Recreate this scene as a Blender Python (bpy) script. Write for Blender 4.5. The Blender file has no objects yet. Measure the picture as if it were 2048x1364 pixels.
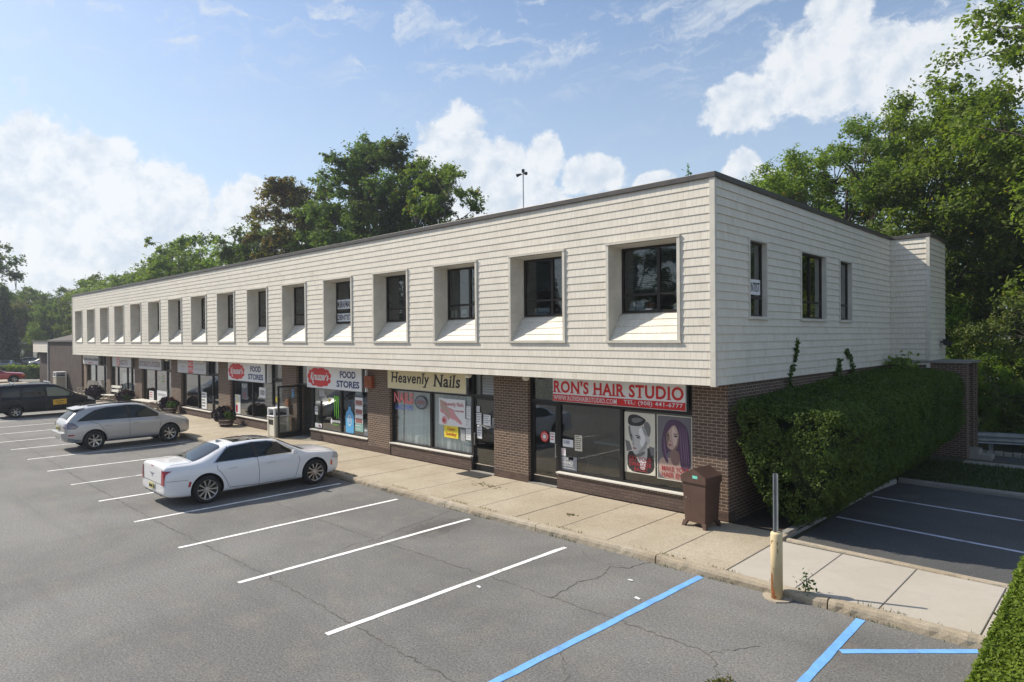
import bpy, bmesh, math, random
import numpy as np
from mathutils import Vector, Matrix
from mathutils.bvhtree import BVHTree
R = math.radians
S = bpy.context.scene
COL = S.collection
rng = np.random.default_rng(7)
random.seed(7)

# ------------------------------------------------------------------ camera
cd = bpy.data.cameras.new('camera'); cam = bpy.data.objects.new('camera', cd); COL.objects.link(cam)
cd.sensor_width = 36; cd.lens = 1317.37 / 2048 * 36; cd.clip_end = 3000; cd.clip_start = .1
cR = Vector((0.72076944, 0.69313211, -0.00769979)); cU = Vector((0.00139082, 0.00966188, 0.99995236)); cF = Vector((-0.69317348, 0.72074581, -0.00599996))
m = Matrix((cR, cU, -cF)).transposed().to_4x4(); m.translation = Vector((6.550, -12.981, 4.245))
cam.matrix_world = m
S.camera = cam

# ------------------------------------------------------------------ sun, sky, exposure
sd = Vector((-2.0, -.85, 1.97)).normalized()          # direction towards the sun
el = math.asin(sd.z); azs = math.atan2(sd.x, sd.y)
sl = bpy.data.lights.new('sun', 'SUN'); sl.energy = 4.8; sl.angle = R(.55); sl.color = (1, .905, .765)
so = bpy.data.objects.new('sun', sl); COL.objects.link(so); so.rotation_euler = sd.to_track_quat('Z', 'Y').to_euler(); so.location = (-30, -20, 40)
S.view_settings.view_transform = 'Standard'; S.view_settings.look = 'None'; S.view_settings.exposure = .30; S.view_settings.gamma = 1

class NT:
    def __init__(s, tree): s.t = tree; s.n = tree.nodes; s.l = tree.links
    def node(s, typ, **k):
        n = s.n.new(typ)
        for a, b in k.items(): setattr(n, a, b)
        return n
    def set(s, inp, v):
        if hasattr(v, 'is_output') or isinstance(v, bpy.types.NodeSocket): s.l.new(v, inp)
        else: inp.default_value = v
    def math(s, op, a, b=None, c=None, clamp=False):
        n = s.node('ShaderNodeMath', operation=op, use_clamp=clamp)
        s.set(n.inputs[0], a)
        if b is not None: s.set(n.inputs[1], b)
        if c is not None: s.set(n.inputs[2], c)
        return n.outputs[0]
    def vmath(s, op, a, b=None, scale=None):
        n = s.node('ShaderNodeVectorMath', operation=op); s.set(n.inputs[0], a)
        if b is not None: s.set(n.inputs[1], b)
        if scale is not None: s.set(n.inputs['Scale'], scale)
        return n.outputs['Value'] if op in ('DOT_PRODUCT', 'LENGTH') else n.outputs[0]
    def noise(s, vec, scale, detail=4, rough=.55, dist=0, dim='3D'):
        n = s.node('ShaderNodeTexNoise', noise_dimensions=dim); s.set(n.inputs['Vector'], vec)
        n.inputs['Scale'].default_value = scale; n.inputs['Detail'].default_value = detail; n.inputs['Roughness'].default_value = rough; n.inputs['Distortion'].default_value = dist
        return n.outputs['Fac']
    def ramp(s, f, a, b, x=0., y=1., interp='SMOOTHSTEP'):
        n = s.node('ShaderNodeMapRange', interpolation_type=interp); s.set(n.inputs[0], f)
        n.inputs[1].default_value = a; n.inputs[2].default_value = b; n.inputs[3].default_value = x; n.inputs[4].default_value = y
        return n.outputs[0]
    def mix(s, f, a, b, blend='MIX'):
        n = s.node('ShaderNodeMix', data_type='RGBA', blend_type=blend); s.set(n.inputs[0], f)
        for i, v in ((6, a), (7, b)):
            if isinstance(v, (tuple, list)) and len(v) == 3: v = (*v, 1)
            s.set(n.inputs[i], v)
        return n.outputs[2]
    def sep(s, v):
        n = s.node('ShaderNodeSeparateXYZ'); s.set(n.inputs[0], v); return n.outputs
    def comb(s, x, y, z):
        n = s.node('ShaderNodeCombineXYZ'); s.set(n.inputs[0], x); s.set(n.inputs[1], y); s.set(n.inputs[2], z); return n.outputs[0]

W = bpy.data.worlds.new('World'); S.world = W; W.use_nodes = True
T = NT(W.node_tree); T.n.clear()
out = T.node('ShaderNodeOutputWorld'); bg = T.node('ShaderNodeBackground'); bg.inputs[1].default_value = .135
sky = T.node('ShaderNodeTexSky', sky_type='NISHITA', sun_disc=False, sun_elevation=el, sun_rotation=azs % (2 * math.pi))
sky.air_density = 1.0; sky.dust_density = .8; sky.ozone_density = 1.8; sky.altitude = 100
tc = T.node('ShaderNodeTexCoord'); d = T.vmath('NORMALIZE', tc.outputs['Generated'])
dx, dy, dz = T.sep(d)
az = T.math('MULTIPLY', T.math('ARCTAN2', dx, dy), 57.29578); ele = T.math('MULTIPLY', T.math('ARCSINE', dz), 57.29578)
nb = T.noise(d, 13, 10, .60, .15)
nb2 = T.noise(T.vmath('ADD', d, (-.011, -.004, .011)), 13, 10, .60, .15)
nf = T.noise(d, 38, 9, .62)
# cumulus banks: (azimuth, elevation, half width, half height), degrees
BL = [(-80.2, 10.6, 5.0, 6.2), (-75.8, 11.6, 3.6, 3.6), (-71.3, 9.2, 4.2, 5.0), (-66.0, 8.8, 3.6, 4.2), (-62, 7, 4, 4), (-78, 5.6, 9, 3.5), (-69, 4.0, 9, 2.5),
      (-48.6, 15.4, 4.0, 4.6), (-44.6, 14.2, 3.0, 3.2), (-41.0, 15.0, 1.9, 2.6), (-46, 11.5, 7, 3.0), (-36.5, 13.6, 3.4, 1.9), (-31.5, 12.4, 2.2, 1.6),
      (-18.2, 20.0, 5.2, 4.0), (-24.4, 18.0, 4.0, 2.6), (-13.5, 19.0, 6.0, 4.0), (-17.5, 24, 2.6, 3.6), (-10, 18, 6, 5), (-24.2, 12.6, 1.9, 2.6), (-22.3, 11.6, 1.6, 2.0),
      (-100, 12, 9, 6), (-125, 10, 14, 6), (40, 14, 12, 7), (80, 10, 14, 6), (130, 16, 14, 8), (170, 12, 18, 6), (215, 14, 14, 7)]
f = None
for (a, e, ra, re) in BL:
    qa = T.math('DIVIDE', T.math('SUBTRACT', az, a), ra); qe = T.math('DIVIDE', T.math('SUBTRACT', ele, e), re)
    q = T.math('SUBTRACT', 1.0, T.math('SQRT', T.math('ADD', T.math('MULTIPLY', qa, qa), T.math('MULTIPLY', qe, qe))))
    f = q if f is None else T.math('SMOOTH_MAX', f, q, .12)
cum = T.ramp(T.math('ADD', f, T.math('ADD', T.math('MULTIPLY', T.math('SUBTRACT', nb, .5), 1.35), T.math('MULTIPLY', T.math('SUBTRACT', nf, .5), .6))), .0, .22)
# shading of the banks: relief towards the sun plus a little noise
rel = T.math('MULTIPLY_ADD', T.math('SUBTRACT', nb, nb2), 5.5, .66)
rel = T.math('ADD', rel, T.math('MULTIPLY', T.math('SUBTRACT', nf, .5), .35), clamp=True)
ccol = T.mix(rel, (4.0, 4.5, 5.1), (5.75, 5.85, 5.95))
# thin high cloud
ci = T.noise(T.vmath('MULTIPLY', T.vmath('ADD', d, T.vmath('SCALE', T.comb(nb, nb, nb), scale=.08)), (3.0, 9.0, 22.0)), 1.6, 8, .66, .5)
band = T.math('ADD', T.ramp(ele, 6, 15, .55, .12), T.ramp(ele, 18, 24, 0, .6))
cir = T.math('MULTIPLY', T.ramp(ci, .47, .72), band)
haze = T.ramp(ele, -1, 27, .80, .06, 'LINEAR')
c0 = T.mix(haze, sky.outputs[0], (3.7, 4.35, 5.0))
c1 = T.mix(cir, c0, (4.7, 5.0, 5.3))
c2 = T.mix(T.math('MULTIPLY', cum, .86), c1, ccol)
T.l.new(c2, bg.inputs[0]); T.l.new(bg.outputs[0], out.inputs[0])

# ------------------------------------------------------------------ materials
MATS = {}
def mat(name, col=(.5, .5, .5), rough=.6, metal=0, var=.0, vscale=3, bump=0, bscale=60, coat=0, spec=.5, emit=None, coord='Object'):
    if name in MATS: return MATS[name]
    M = bpy.data.materials.new(name); M.use_nodes = True; MATS[name] = M
    N = NT(M.node_tree); P = N.n['Principled BSDF']; P.inputs['Roughness'].default_value = rough; P.inputs['Metallic'].default_value = metal
    P.inputs['Coat Weight'].default_value = coat; P.inputs['Coat Roughness'].default_value = .04; P.inputs['Specular IOR Level'].default_value = spec
    tc = N.node('ShaderNodeTexCoord'); v = tc.outputs[coord]
    base = (*col, 1)
    if var:
        n = N.noise(v, vscale, 6, .6); k = N.ramp(n, .3, .7, 1 - var, 1 + var)
        mx = N.node('ShaderNodeMix', data_type='RGBA', blend_type='MULTIPLY'); mx.inputs[0].default_value = 1; mx.inputs[6].default_value = base
        N.l.new(N.comb(k, k, k), mx.inputs[7]); N.l.new(mx.outputs[2], P.inputs[0])
        N.l.new(N.ramp(n, .3, .7, rough * .85, min(1, rough * 1.15)), P.inputs['Roughness'])
    else: P.inputs[0].default_value = base
    if bump:
        b = N.node('ShaderNodeBump'); b.inputs[0].default_value = bump; b.inputs[1].default_value = .01
        N.l.new(N.noise(v, bscale, 3), b.inputs['Height']); N.l.new(b.outputs[0], P.inputs['Normal'])
    if emit: P.inputs['Emission Color'].default_value = (*col, 1); P.inputs['Emission Strength'].default_value = emit
    return M
def nmat(name):
    M = bpy.data.materials.new(name); M.use_nodes = True; MATS[name] = M
    N = NT(M.node_tree); return M, N, N.n['Principled BSDF'], N.node('ShaderNodeTexCoord')
def bumpto(N, P, h, strength=.5, dist=.01):
    b = N.node('ShaderNodeBump'); b.inputs[0].default_value = strength; b.inputs[1].default_value = dist
    N.l.new(h, b.inputs['Height']); N.l.new(b.outputs[0], P.inputs['Normal'])

def siding_mat():
    M, N, P, tc = nmat('cedar_siding'); u, v, _ = N.sep(tc.outputs['UV'])
    CH = (7.58 - 3.18) / 24
    row = N.math('FLOOR', N.math('DIVIDE', N.math('SUBTRACT', v, 3.18), CH))
    w = N.math('MULTIPLY_ADD', row, 17.37, N.math('MULTIPLY', u, 7.6))
    ve = N.node('ShaderNodeTexVoronoi', voronoi_dimensions='1D', feature='DISTANCE_TO_EDGE'); N.l.new(w, ve.inputs['W']); ve.inputs['Scale'].default_value = 1; ve.inputs['Randomness'].default_value = .75
    vc = N.node('ShaderNodeTexVoronoi', voronoi_dimensions='1D', feature='F1'); N.l.new(w, vc.inputs['W']); vc.inputs['Scale'].default_value = 1; vc.inputs['Randomness'].default_value = .75
    g = N.ramp(ve.outputs['Distance'], .012, .055)
    tone = N.sep(vc.outputs['Color'])[0]
    c = N.mix(tone, (.70, .655, .56), (.755, .71, .615))
    st = N.noise(N.comb(N.math('MULTIPLY', u, 2.2), N.math('MULTIPLY', v, .5), row), 1.0, 7, .65)
    c = N.mix(N.ramp(st, .46, .80, 0, .55), c, (.50, .43, .32))
    big = N.noise(N.comb(u, v, 0), .35, 5, .6); c = N.mix(N.ramp(big, .4, .75, 0, .25), c, (.52, .50, .46))
    c = N.mix(g, (.53, .495, .42), c)
    grain = N.noise(N.comb(N.math('MULTIPLY', u, 60), N.math('MULTIPLY', v, 3), 0), 1.5, 3)
    c = N.mix(N.ramp(grain, .35, .65, .10, 0), c, (.38, .35, .30))
    N.l.new(c, P.inputs[0]); P.inputs['Roughness'].default_value = .62
    bumpto(N, P, N.math('ADD', g, N.math('MULTIPLY', grain, .15)), .35, .005); return M
siding_mat()

def brick_mat(name, mortar, b1, b2, low=None):
    M, N, P, tc = nmat(name)
    wv = N.node('ShaderNodeTexBrick', offset=.5, squash=1); N.l.new(tc.outputs['UV'], wv.inputs['Vector'])
    for k, x in dict(Scale=1, **{'Mortar Size': .006, 'Mortar Smooth': .15, 'Bias': 0, 'Brick Width': .216, 'Row Height': .0735}).items(): wv.inputs[k].default_value = x
    wv.inputs['Color1'].default_value = (*b1, 1); wv.inputs['Color2'].default_value = (*b2, 1); wv.inputs['Mortar'].default_value = (*mortar, 1)
    n = N.noise(tc.outputs['UV'], 1.3, 6, .6); n2 = N.noise(tc.outputs['UV'], 70, 4, .6)
    c = wv.outputs['Color']
    if low:   # the lower courses have darker mortar
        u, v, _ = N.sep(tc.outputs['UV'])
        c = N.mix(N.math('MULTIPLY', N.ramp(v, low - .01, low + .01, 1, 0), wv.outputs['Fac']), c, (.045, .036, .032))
    c = N.mix(N.ramp(n, .35, .7, .0, .35), c, (.11, .085, .07)); k = N.ramp(n2, .3, .7, .75, 1.25)
    c = N.mix(1.0, c, N.comb(k, k, k), 'MULTIPLY')
    N.l.new(c, P.inputs[0]); P.inputs['Roughness'].default_value = .85
    bumpto(N, P, N.math('ADD', N.math('SUBTRACT', 1, wv.outputs['Fac']), N.math('MULTIPLY', n2, .3)), .7, .008); return M
brick_mat('brown_brick', (.40, .335, .26), (.078, .047, .034), (.13, .080, .056))
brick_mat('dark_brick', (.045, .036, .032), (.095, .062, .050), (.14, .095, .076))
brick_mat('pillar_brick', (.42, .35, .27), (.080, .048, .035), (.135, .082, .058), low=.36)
brick_mat('far_brick', (.045, .034, .031), (.036, .022, .020), (.055, .034, .030))

def asphalt_mat(name, base, tint, speck=1., wet=0):
    M, N, P, tc = nmat(name); v = tc.outputs['Object']
    a = N.noise(v, .22, 8, .62, .6); b = N.noise(v, 1.7, 6, .6); f = N.noise(v, 30, 5, .9); g = N.noise(v, 120, 2, .6)
    c = N.mix(N.ramp(a, .34, .68), tuple(x * .82 for x in base), tuple(x * 1.18 for x in base))
    c = N.mix(N.ramp(b, .48, .76, 0, .65), c, tint)
    k = N.ramp(f, .36, .64, 1 - .62 * speck, 1 + .62 * speck, 'LINEAR'); c = N.mix(1., c, N.comb(k, k, k), 'MULTIPLY')
    vo = N.node('ShaderNodeTexVoronoi', feature='F1'); N.l.new(v, vo.inputs['Vector']); vo.inputs['Scale'].default_value = 48
    agg = N.math('MULTIPLY', N.ramp(N.sep(vo.outputs['Color'])[0], .80, .86), N.ramp(vo.outputs['Distance'], .2, .42, 1, 0))
    c = N.mix(N.math('MULTIPLY', agg, .55 * speck), c, (.42, .40, .36))
    # oil stains
    s = N.noise(v, .9, 3, .5, .3); s2 = N.noise(v, 6, 5, .7); c = N.mix(N.ramp(N.math('MULTIPLY', s, N.math('ADD', s2, .5)), .72, .95, 0, .6), c, (.035, .034, .034))
    X_, Y_, Z_ = N.sep(v); ph = N.math('FRACT', N.math('DIVIDE', N.math('ADD', X_, 60.45), 2.85)); dxs = N.math('MULTIPLY', N.math('SUBTRACT', ph, .5), 2.85)
    sy = N.math('MULTIPLY', N.math('ADD', Y_, 3.6), .55); rr = N.math('SQRT', N.math('ADD', N.math('MULTIPLY', dxs, dxs), N.math('MULTIPLY', sy, sy))); cell = N.node('ShaderNodeTexWhiteNoise', noise_dimensions='1D'); N.l.new(N.math('FLOOR', N.math('DIVIDE', N.math('ADD', X_, 60.45), 2.85)), cell.inputs['W'])
    oil = N.math('MULTIPLY', N.ramp(N.math('ADD', rr, N.math('MULTIPLY', N.math('SUBTRACT', s2, .5), 1.1)), .15, .75, 1, 0), N.ramp(cell.outputs['Value'], .25, .6, .12, .62)); c = N.mix(oil, c, (.055, .052, .05))
    lane = N.noise(N.comb(N.math('MULTIPLY', X_, .12), N.math('MULTIPLY', Y_, 1.1), 0), 1, 5, .6, .6); c = N.mix(N.ramp(lane, .5, .75, 0, .30), c, (.085, .085, .087))
    rust_ = N.noise(v, 1.1, 7, .7, .4); c = N.mix(N.ramp(rust_, .60, .76, 0, .45), c, (.20, .145, .10))
    dust = N.noise(v, .5, 9, .68, 1.2); c = N.mix(N.ramp(dust, .58, .72, 0, .28), c, (.25, .235, .205))
    N.l.new(c, P.inputs[0]); P.inputs['Roughness'].default_value = .88
    bumpto(N, P, N.math('ADD', f, N.math('MULTIPLY', g, .5)), .55, .006); return M
asphalt_mat('asphalt', (.164, .163, .158), (.20, .185, .158))
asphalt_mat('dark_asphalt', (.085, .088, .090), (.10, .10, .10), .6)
def concrete_mat(name, base, tint, agg=.5, xj=0):
    M, N, P, tc = nmat(name); v = tc.outputs['Object']
    a = N.noise(v, .45, 7, .65, .4); f = N.noise(v, 45, 5, .85); b = N.noise(v, 3.5, 6, .65)
    c = N.mix(N.ramp(a, .35, .68), base, tint); c = N.mix(N.ramp(b, .5, .75, 0, .35), c, tuple(x * .72 for x in base))
    k = N.ramp(f, .32, .68, 1 - agg, 1 + agg * .8, 'LINEAR'); c = N.mix(1., c, N.comb(k, k, k), 'MULTIPLY')
    N.l.new(c, P.inputs[0]); P.inputs['Roughness'].default_value = .9; bumpto(N, P, f, .35, .004); return M
concrete_mat('aggregate_concrete', (.375, .32, .235), (.45, .395, .305), .5)
concrete_mat('kerb_concrete', (.42, .37, .29), (.34, .28, .20), .4)
concrete_mat('new_concrete', (.46, .43, .375), (.42, .385, .33), .07)
concrete_mat('grey_concrete', (.30, .29, .265), (.24, .23, .21), .2)
concrete_mat('pebble_concrete', (.40, .37, .31), (.33, .30, .25), .5)
concrete_mat('mulch', (.045, .034, .027), (.075, .058, .046), .9)
concrete_mat('soil_ground', (.07, .075, .04), (.05, .06, .03), .5)

def paint_mat(name, col, wear=.5):
    M, N, P, tc = nmat(name); v = tc.outputs['Object']
    n = N.noise(v, 28, 6, .75); n2 = N.noise(v, 1.2, 4, .6)
    k = N.ramp(N.math('ADD', n, N.math('MULTIPLY', N.math('SUBTRACT', n2, .5), 1.0)), .58, .70, 0, wear)
    c = N.mix(k, col, (.16, .158, .15)); n3 = N.ramp(N.noise(v, 5, 4), .3, .7, .86, 1.08); c = N.mix(1., c, N.comb(n3, n3, n3), 'MULTIPLY')
    N.l.new(c, P.inputs[0]); P.inputs['Roughness'].default_value = .75; return M
paint_mat('white_paint', (.86, .86, .85), .8); paint_mat('blue_paint', (.17, .42, .84), .5); paint_mat('shaded_white_paint', (.60, .62, .74), .8)  # side lot lines: white paint with the bluish tone of shade put into its colour

def leaf_mat(name, c1, c2, c3=None, amt=.12, trans=.35, rough=.65):
    M, N, P, tc = nmat(name)
    g = N.node('ShaderNodeNewGeometry'); oi = N.node('ShaderNodeObjectInfo'); ri = g.outputs['Random Per Island']
    n = N.noise(tc.outputs['Object'], .45, 4, .6)
    c = N.mix(N.math('ADD', N.math('MULTIPLY', ri, .6), N.math('MULTIPLY', N.ramp(n, .3, .7), .4)), c1, c2)
    if c3: c = N.mix(N.math('MULTIPLY', N.ramp(ri, 1 - amt, 1 - amt + .01), N.ramp(N.noise(tc.outputs['Object'], .5, 3), .38, .56)), c, c3)
    hs = N.node('ShaderNodeHueSaturation'); N.l.new(c, hs.inputs['Color']); N.l.new(N.ramp(oi.outputs['Random'], 0, 1, .75, 1.2, 'LINEAR'), hs.inputs['Value']); N.l.new(N.ramp(oi.outputs['Random'], 0, 1, .488, .512, 'LINEAR'), hs.inputs['Hue'])
    N.l.new(hs.outputs[0], P.inputs[0]); P.inputs['Roughness'].default_value = rough; P.inputs['Specular IOR Level'].default_value = .2
    tr = N.node('ShaderNodeBsdfTranslucent'); N.l.new(N.mix(1., hs.outputs[0], (1.3, 1.45, .5), 'MULTIPLY'), tr.inputs[0])
    ad = N.node('ShaderNodeMixShader'); ad.inputs[0].default_value = trans; N.l.new(P.outputs[0], ad.inputs[1]); N.l.new(tr.outputs[0], ad.inputs[2])
    N.l.new(ad.outputs[0], N.n['Material Output'].inputs[0]); return M
leaf_mat('oak_leaves', (.095, .150, .040), (.215, .28, .075), (.30, .15, .04), .03, .5)
leaf_mat('maple_leaves', (.115, .185, .042), (.26, .35, .085), (.30, .22, .05), .03, .52)
leaf_mat('dark_leaves', (.065, .105, .04), (.135, .19, .065), (.22, .13, .05), .03, .48)
leaf_mat('rusty_leaves', (.11, .125, .045), (.19, .17, .065), (.30, .15, .08), .22, .45)
leaf_mat('pale_leaves', (.12, .16, .055), (.21, .25, .09), (.20, .17, .06), .05, .4)
leaf_mat('locust_leaves', (.11, .15, .045), (.19, .23, .07), None, 0, .4)
leaf_mat('yew_needles', (.045, .09, .020), (.145, .22, .048), None, 0, .35, .6)
leaf_mat('clipped_hedge_leaves', (.085, .135, .012), (.19, .26, .03), None, 0, .25, .55)
leaf_mat('fir_needles', (.020, .042, .020), (.045, .072, .032), None, 0, .15)
leaf_mat('grass_blades', (.035, .062, .018), (.065, .095, .028), None, 0, .25)
leaf_mat('purple_leaves', (.016, .010, .018), (.045, .028, .045), None, 0, .1)
leaf_mat('orange_flowers', (.20, .05, .02), (.30, .12, .05), None, 0, .2)
leaf_mat('weed_leaves', (.06, .12, .03), (.11, .19, .05), None, 0, .3)
mat('bark', (.075, .062, .052), .95, var=.35, vscale=6, bump=.8, bscale=25)
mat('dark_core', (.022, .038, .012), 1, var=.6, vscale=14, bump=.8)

def glass_mat(name, tint=(.75, .8, .8), refl=1.0, ior=1.5):
    M = bpy.data.materials.new(name); M.use_nodes = True; MATS[name] = M; N = NT(M.node_tree); N.n.remove(N.n['Principled BSDF'])
    tr = N.node('ShaderNodeBsdfTransparent'); tr.inputs[0].default_value = (*tint, 1); gl = N.node('ShaderNodeBsdfGlossy'); gl.inputs[0].default_value = (refl, refl, refl, 1); gl.inputs['Roughness'].default_value = .015
    tc = N.node('ShaderNodeTexCoord'); b = N.node('ShaderNodeBump'); b.inputs[0].default_value = .10; b.inputs[1].default_value = .02; N.l.new(N.noise(tc.outputs['Object'], 1.1, 2), b.inputs['Height']); N.l.new(b.outputs[0], gl.inputs['Normal'])
    g = N.node('ShaderNodeNewGeometry'); cs = N.math('ABSOLUTE', N.vmath('DOT_PRODUCT', g.outputs['Normal'], g.outputs['Incoming'])); fr = N.math('MULTIPLY_ADD', N.math('POWER', N.math('SUBTRACT', 1, cs), 4.2), .9, .045); mx = N.node('ShaderNodeMixShader')
    N.l.new(N.math('MULTIPLY', fr, 1.45, clamp=True), mx.inputs[0]); N.l.new(tr.outputs[0], mx.inputs[1]); N.l.new(gl.outputs[0], mx.inputs[2]); N.l.new(mx.outputs[0], N.n['Material Output'].inputs[0]); return M
glass_mat('shop_glass', (.86, .89, .89)); glass_mat('upper_glass', (.68, .72, .72))
mat('dark_bronze', (.030, .024, .021), .42, .4); mat('black_frame', (.018, .017, .017), .45, .2)
mat('trim', (.60, .57, .50), .55, var=.08, vscale=2); mat('white_sill', (.72, .70, .64), .5)
mat('fascia_metal', (.085, .078, .072), .45, .3, var=.1); mat('roof_gravel', (.16, .15, .14), .95, var=.2); mat('shingle_roof', (.085, .075, .07), .95, var=.25, vscale=8, bump=.4)
mat('chrome', (.75, .75, .76), .16, 1); mat('steel', (.45, .46, .47), .38, .9, var=.15); mat('galvanised', (.32, .34, .35), .5, .7, var=.2)
mat('white_car_paint', (.80, .81, .83), .28, coat=1); mat('silver_car_paint', (.47, .465, .46), .34, .55, coat=.8); mat('black_car_paint', (.004, .005, .008), .25, spec=.3)
mat('red_car_paint', (.42, .012, .018), .25, coat=1); mat('grey_car_paint', (.10, .11, .125), .28, .4, coat=1); mat('blue_grey_paint', (.16, .19, .24), .28, .4, coat=1)
mat('tyre_rubber', (.018, .018, .018), .85, bump=.3); mat('wheel_well', (.006, .006, .006), 1); mat('alloy', (.55, .53, .50), .3, .85); mat('thin_red_cloth', (.2, .01, .02), .8)
mat('black_plastic', (.022, .022, .023), .55)
mat('car_glass', (.010, .014, .015), .04, spec=.5); mat('pale_glass', (.16, .19, .15), .04, spec=.6); mat('seam', (.03, .03, .032), .7); mat('tail_red', (.38, .012, .025), .18, coat=1); mat('lamp_clear', (.50, .52, .54), .12, coat=1, metal=.3); mat('amber', (.7, .16, .03), .3)
mat('plate_yellow', (.58, .53, .22), .5, var=.15, vscale=30); mat('sign_white', (.76, .77, .78), .42); mat('sign_red', (.60, .012, .015), .45); mat('cream_sign', (.68, .60, .37), .45); mat('sign_grey', (.52, .52, .54), .5, var=.05)
mat('ink_black', (.015, .014, .014), .5); mat('ink_navy', (.015, .03, .14), .5); mat('ink_red', (.45, .015, .02), .5); mat('poster_red', (.36, .04, .05), .6); mat('ink_maroon', (.12, .03, .045), .5); mat('paper_white', (.72, .73, .74), .6); mat('paper_cream', (.66, .63, .53), .6)
mat('yellow_paper', (.75, .62, .04), .6); mat('neon_red', (.75, .10, .08), .4); mat('neon_blue', (.12, .20, .65), .4); mat('monster_green', (.16, .55, .04), .5); mat('bottle_blue', (.10, .38, .68), .35); mat('brown_bin', (.085, .048, .036), .55, var=.12, vscale=6); mat('post_paint', (.62, .50, .30), .6, var=.1)
mat('rust', (.22, .075, .02), .9, var=.3, vscale=30); mat('aqua_sticker', (.18, .66, .55), .5); mat('curtain', (.80, .84, .84), .8); mat('shop_wall', (.24, .23, .21), .9, var=.1); mat('shop_floor', (.16, .14, .11), .5, var=.2); mat('shelf_white', (.5, .5, .48), .6)
mat('grey_mid', (.33, .33, .33), .6); mat('skin_light', (.60, .46, .40), .6); mat('lamp_smoke', (.24, .20, .22), .15, coat=1, metal=.2); mat('skin', (.46, .33, .28), .6); mat('grey_skin', (.50, .50, .49), .6); mat('grey_shade', (.17, .17, .17), .6); mat('poster_dark', (.03, .03, .032), .6); mat('purple_hair', (.085, .045, .09), .6); mat('purple_light', (.17, .10, .18), .6); mat('poster_purple_grey', (.15, .145, .16), .6); mat('lip', (.28, .12, .11), .6); mat('skin_shade', (.22, .14, .12), .6)
mat('orange_box', (.26, .065, .025), .7, var=.2, vscale=5); mat('weathered_wood', (.42, .37, .30), .8, var=.25, vscale=9, bump=.4, bscale=30); mat('white_wood', (.62, .60, .54), .7, var=.15, vscale=9); mat('barrel_wood', (.11, .065, .045), .85, var=.3, vscale=12); mat('blind', (.10, .10, .095), .8); mat('wall_blind', (.22, .21, .19), .8); mat('rubber_mat', (.03, .03, .03), .95, bump=.6)
mat('crack_fill', (.095, .088, .075), .95, var=.5, vscale=5); mat('door_wood', (.23, .11, .05), .6, var=.2); mat('pink', (.62, .30, .32), .6); mat('teal_panel', (.22, .42, .38), .6); mat('lamp_globe', (.75, .72, .62), .5); mat('van_yellow', (.75, .42, .03), .5); mat('goods', (.22, .2, .18), .8, var=.8, vscale=9); mat('pale_grey', (.40, .41, .42), .6); mat('dark_red_cloth', (.14, .01, .015), .8)

# ------------------------------------------------------------------ mesh helpers
class MB:
    """collects faces and builds one mesh object, with box-projected UVs in metres"""
    def __init__(s): s.v = []; s.f = []
    def quad(s, *p):
        i = len(s.v); s.v += [tuple(q) for q in p]; s.f.append(tuple(range(i, i + len(p)))); return s
    def box(s, x0, x1, y0, y1, z0, z1):
        i = len(s.v); s.v += [(x, y, z) for z in (z0, z1) for y in (y0, y1) for x in (x0, x1)]
        s.f += [tuple(i + k for k in q) for q in ((0, 2, 3, 1), (4, 5, 7, 6), (0, 1, 5, 4), (2, 6, 7, 3), (0, 4, 6, 2), (1, 3, 7, 5))]; return s
    def hexa(s, b, t):   # bottom ring, top ring (4 points each, counter-clockwise from above)
        i = len(s.v); s.v += [tuple(p) for p in b] + [tuple(p) for p in t]
        s.f += [tuple(i + k for k in q) for q in ((3, 2, 1, 0), (4, 5, 6, 7), (0, 1, 5, 4), (1, 2, 6, 5), (2, 3, 7, 6), (3, 0, 4, 7))]; return s
    def tube(s, p0, p1, r0, r1=None, n=8, cap=True):
        r1 = r0 if r1 is None else r1; p0 = Vector(p0); p1 = Vector(p1); a = (p1 - p0).normalized()
        u = a.cross(Vector((0, 0, 1))); u = u.normalized() if u.length > 1e-4 else Vector((1, 0, 0)); w = a.cross(u); i = len(s.v)
        for p, r in ((p0, r0), (p1, r1)):
            for k in range(n):
                t = 2 * math.pi * k / n; s.v.append(tuple(p + (u * math.cos(t) + w * math.sin(t)) * r))
        for k in range(n): s.f.append((i + k, i + n + k, i + n + (k + 1) % n, i + (k + 1) % n))
        if cap: s.f.append(tuple(i + k for k in range(n))); s.f.append(tuple(i + n + k for k in reversed(range(n))))
        return s
    def lathe(s, prof, c=(0, 0, 0), axis='z', n=24):   # prof: (radius, height)
        i = len(s.v); c = Vector(c)
        for (r, h) in prof:
            for k in range(n):
                t = 2 * math.pi * k / n; a, b = r * math.cos(t), r * math.sin(t)
                s.v.append(tuple(c + (Vector((a, b, h)) if axis == 'z' else Vector((h, a, b)) if axis == 'x' else Vector((b, h, a)))))
        for j in range(len(prof) - 1):
            for k in range(n): s.f.append((i + j * n + k, i + j * n + (k + 1) % n, i + (j + 1) * n + (k + 1) % n, i + (j + 1) * n + k))
        return s
    def poly(s, pts, y, th=.004):   # flat shape in the facade's plane: pts (x, z)
        a = 0
        for k in range(len(pts)): x0, z0 = pts[k]; x1, z1 = pts[(k + 1) % len(pts)]; a += x0 * z1 - x1 * z0
        if a < 0: pts = pts[::-1]
        s.quad(*[(x, y - th, z) for x, z in pts]); n = len(pts); i = len(s.v)
        s.v += [(x, y - th, z) for x, z in pts] + [(x, y, z) for x, z in pts]
        for k in range(n): s.f.append((i + k, i + n + k, i + n + (k + 1) % n, i + (k + 1) % n))
        return s
    def build(s, name, material, parent=None, smooth=False, loc=None):
        me = bpy.data.meshes.new(name); me.from_pydata(s.v, [], s.f)
        return finish(me, name, material, parent, smooth, loc)
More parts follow.
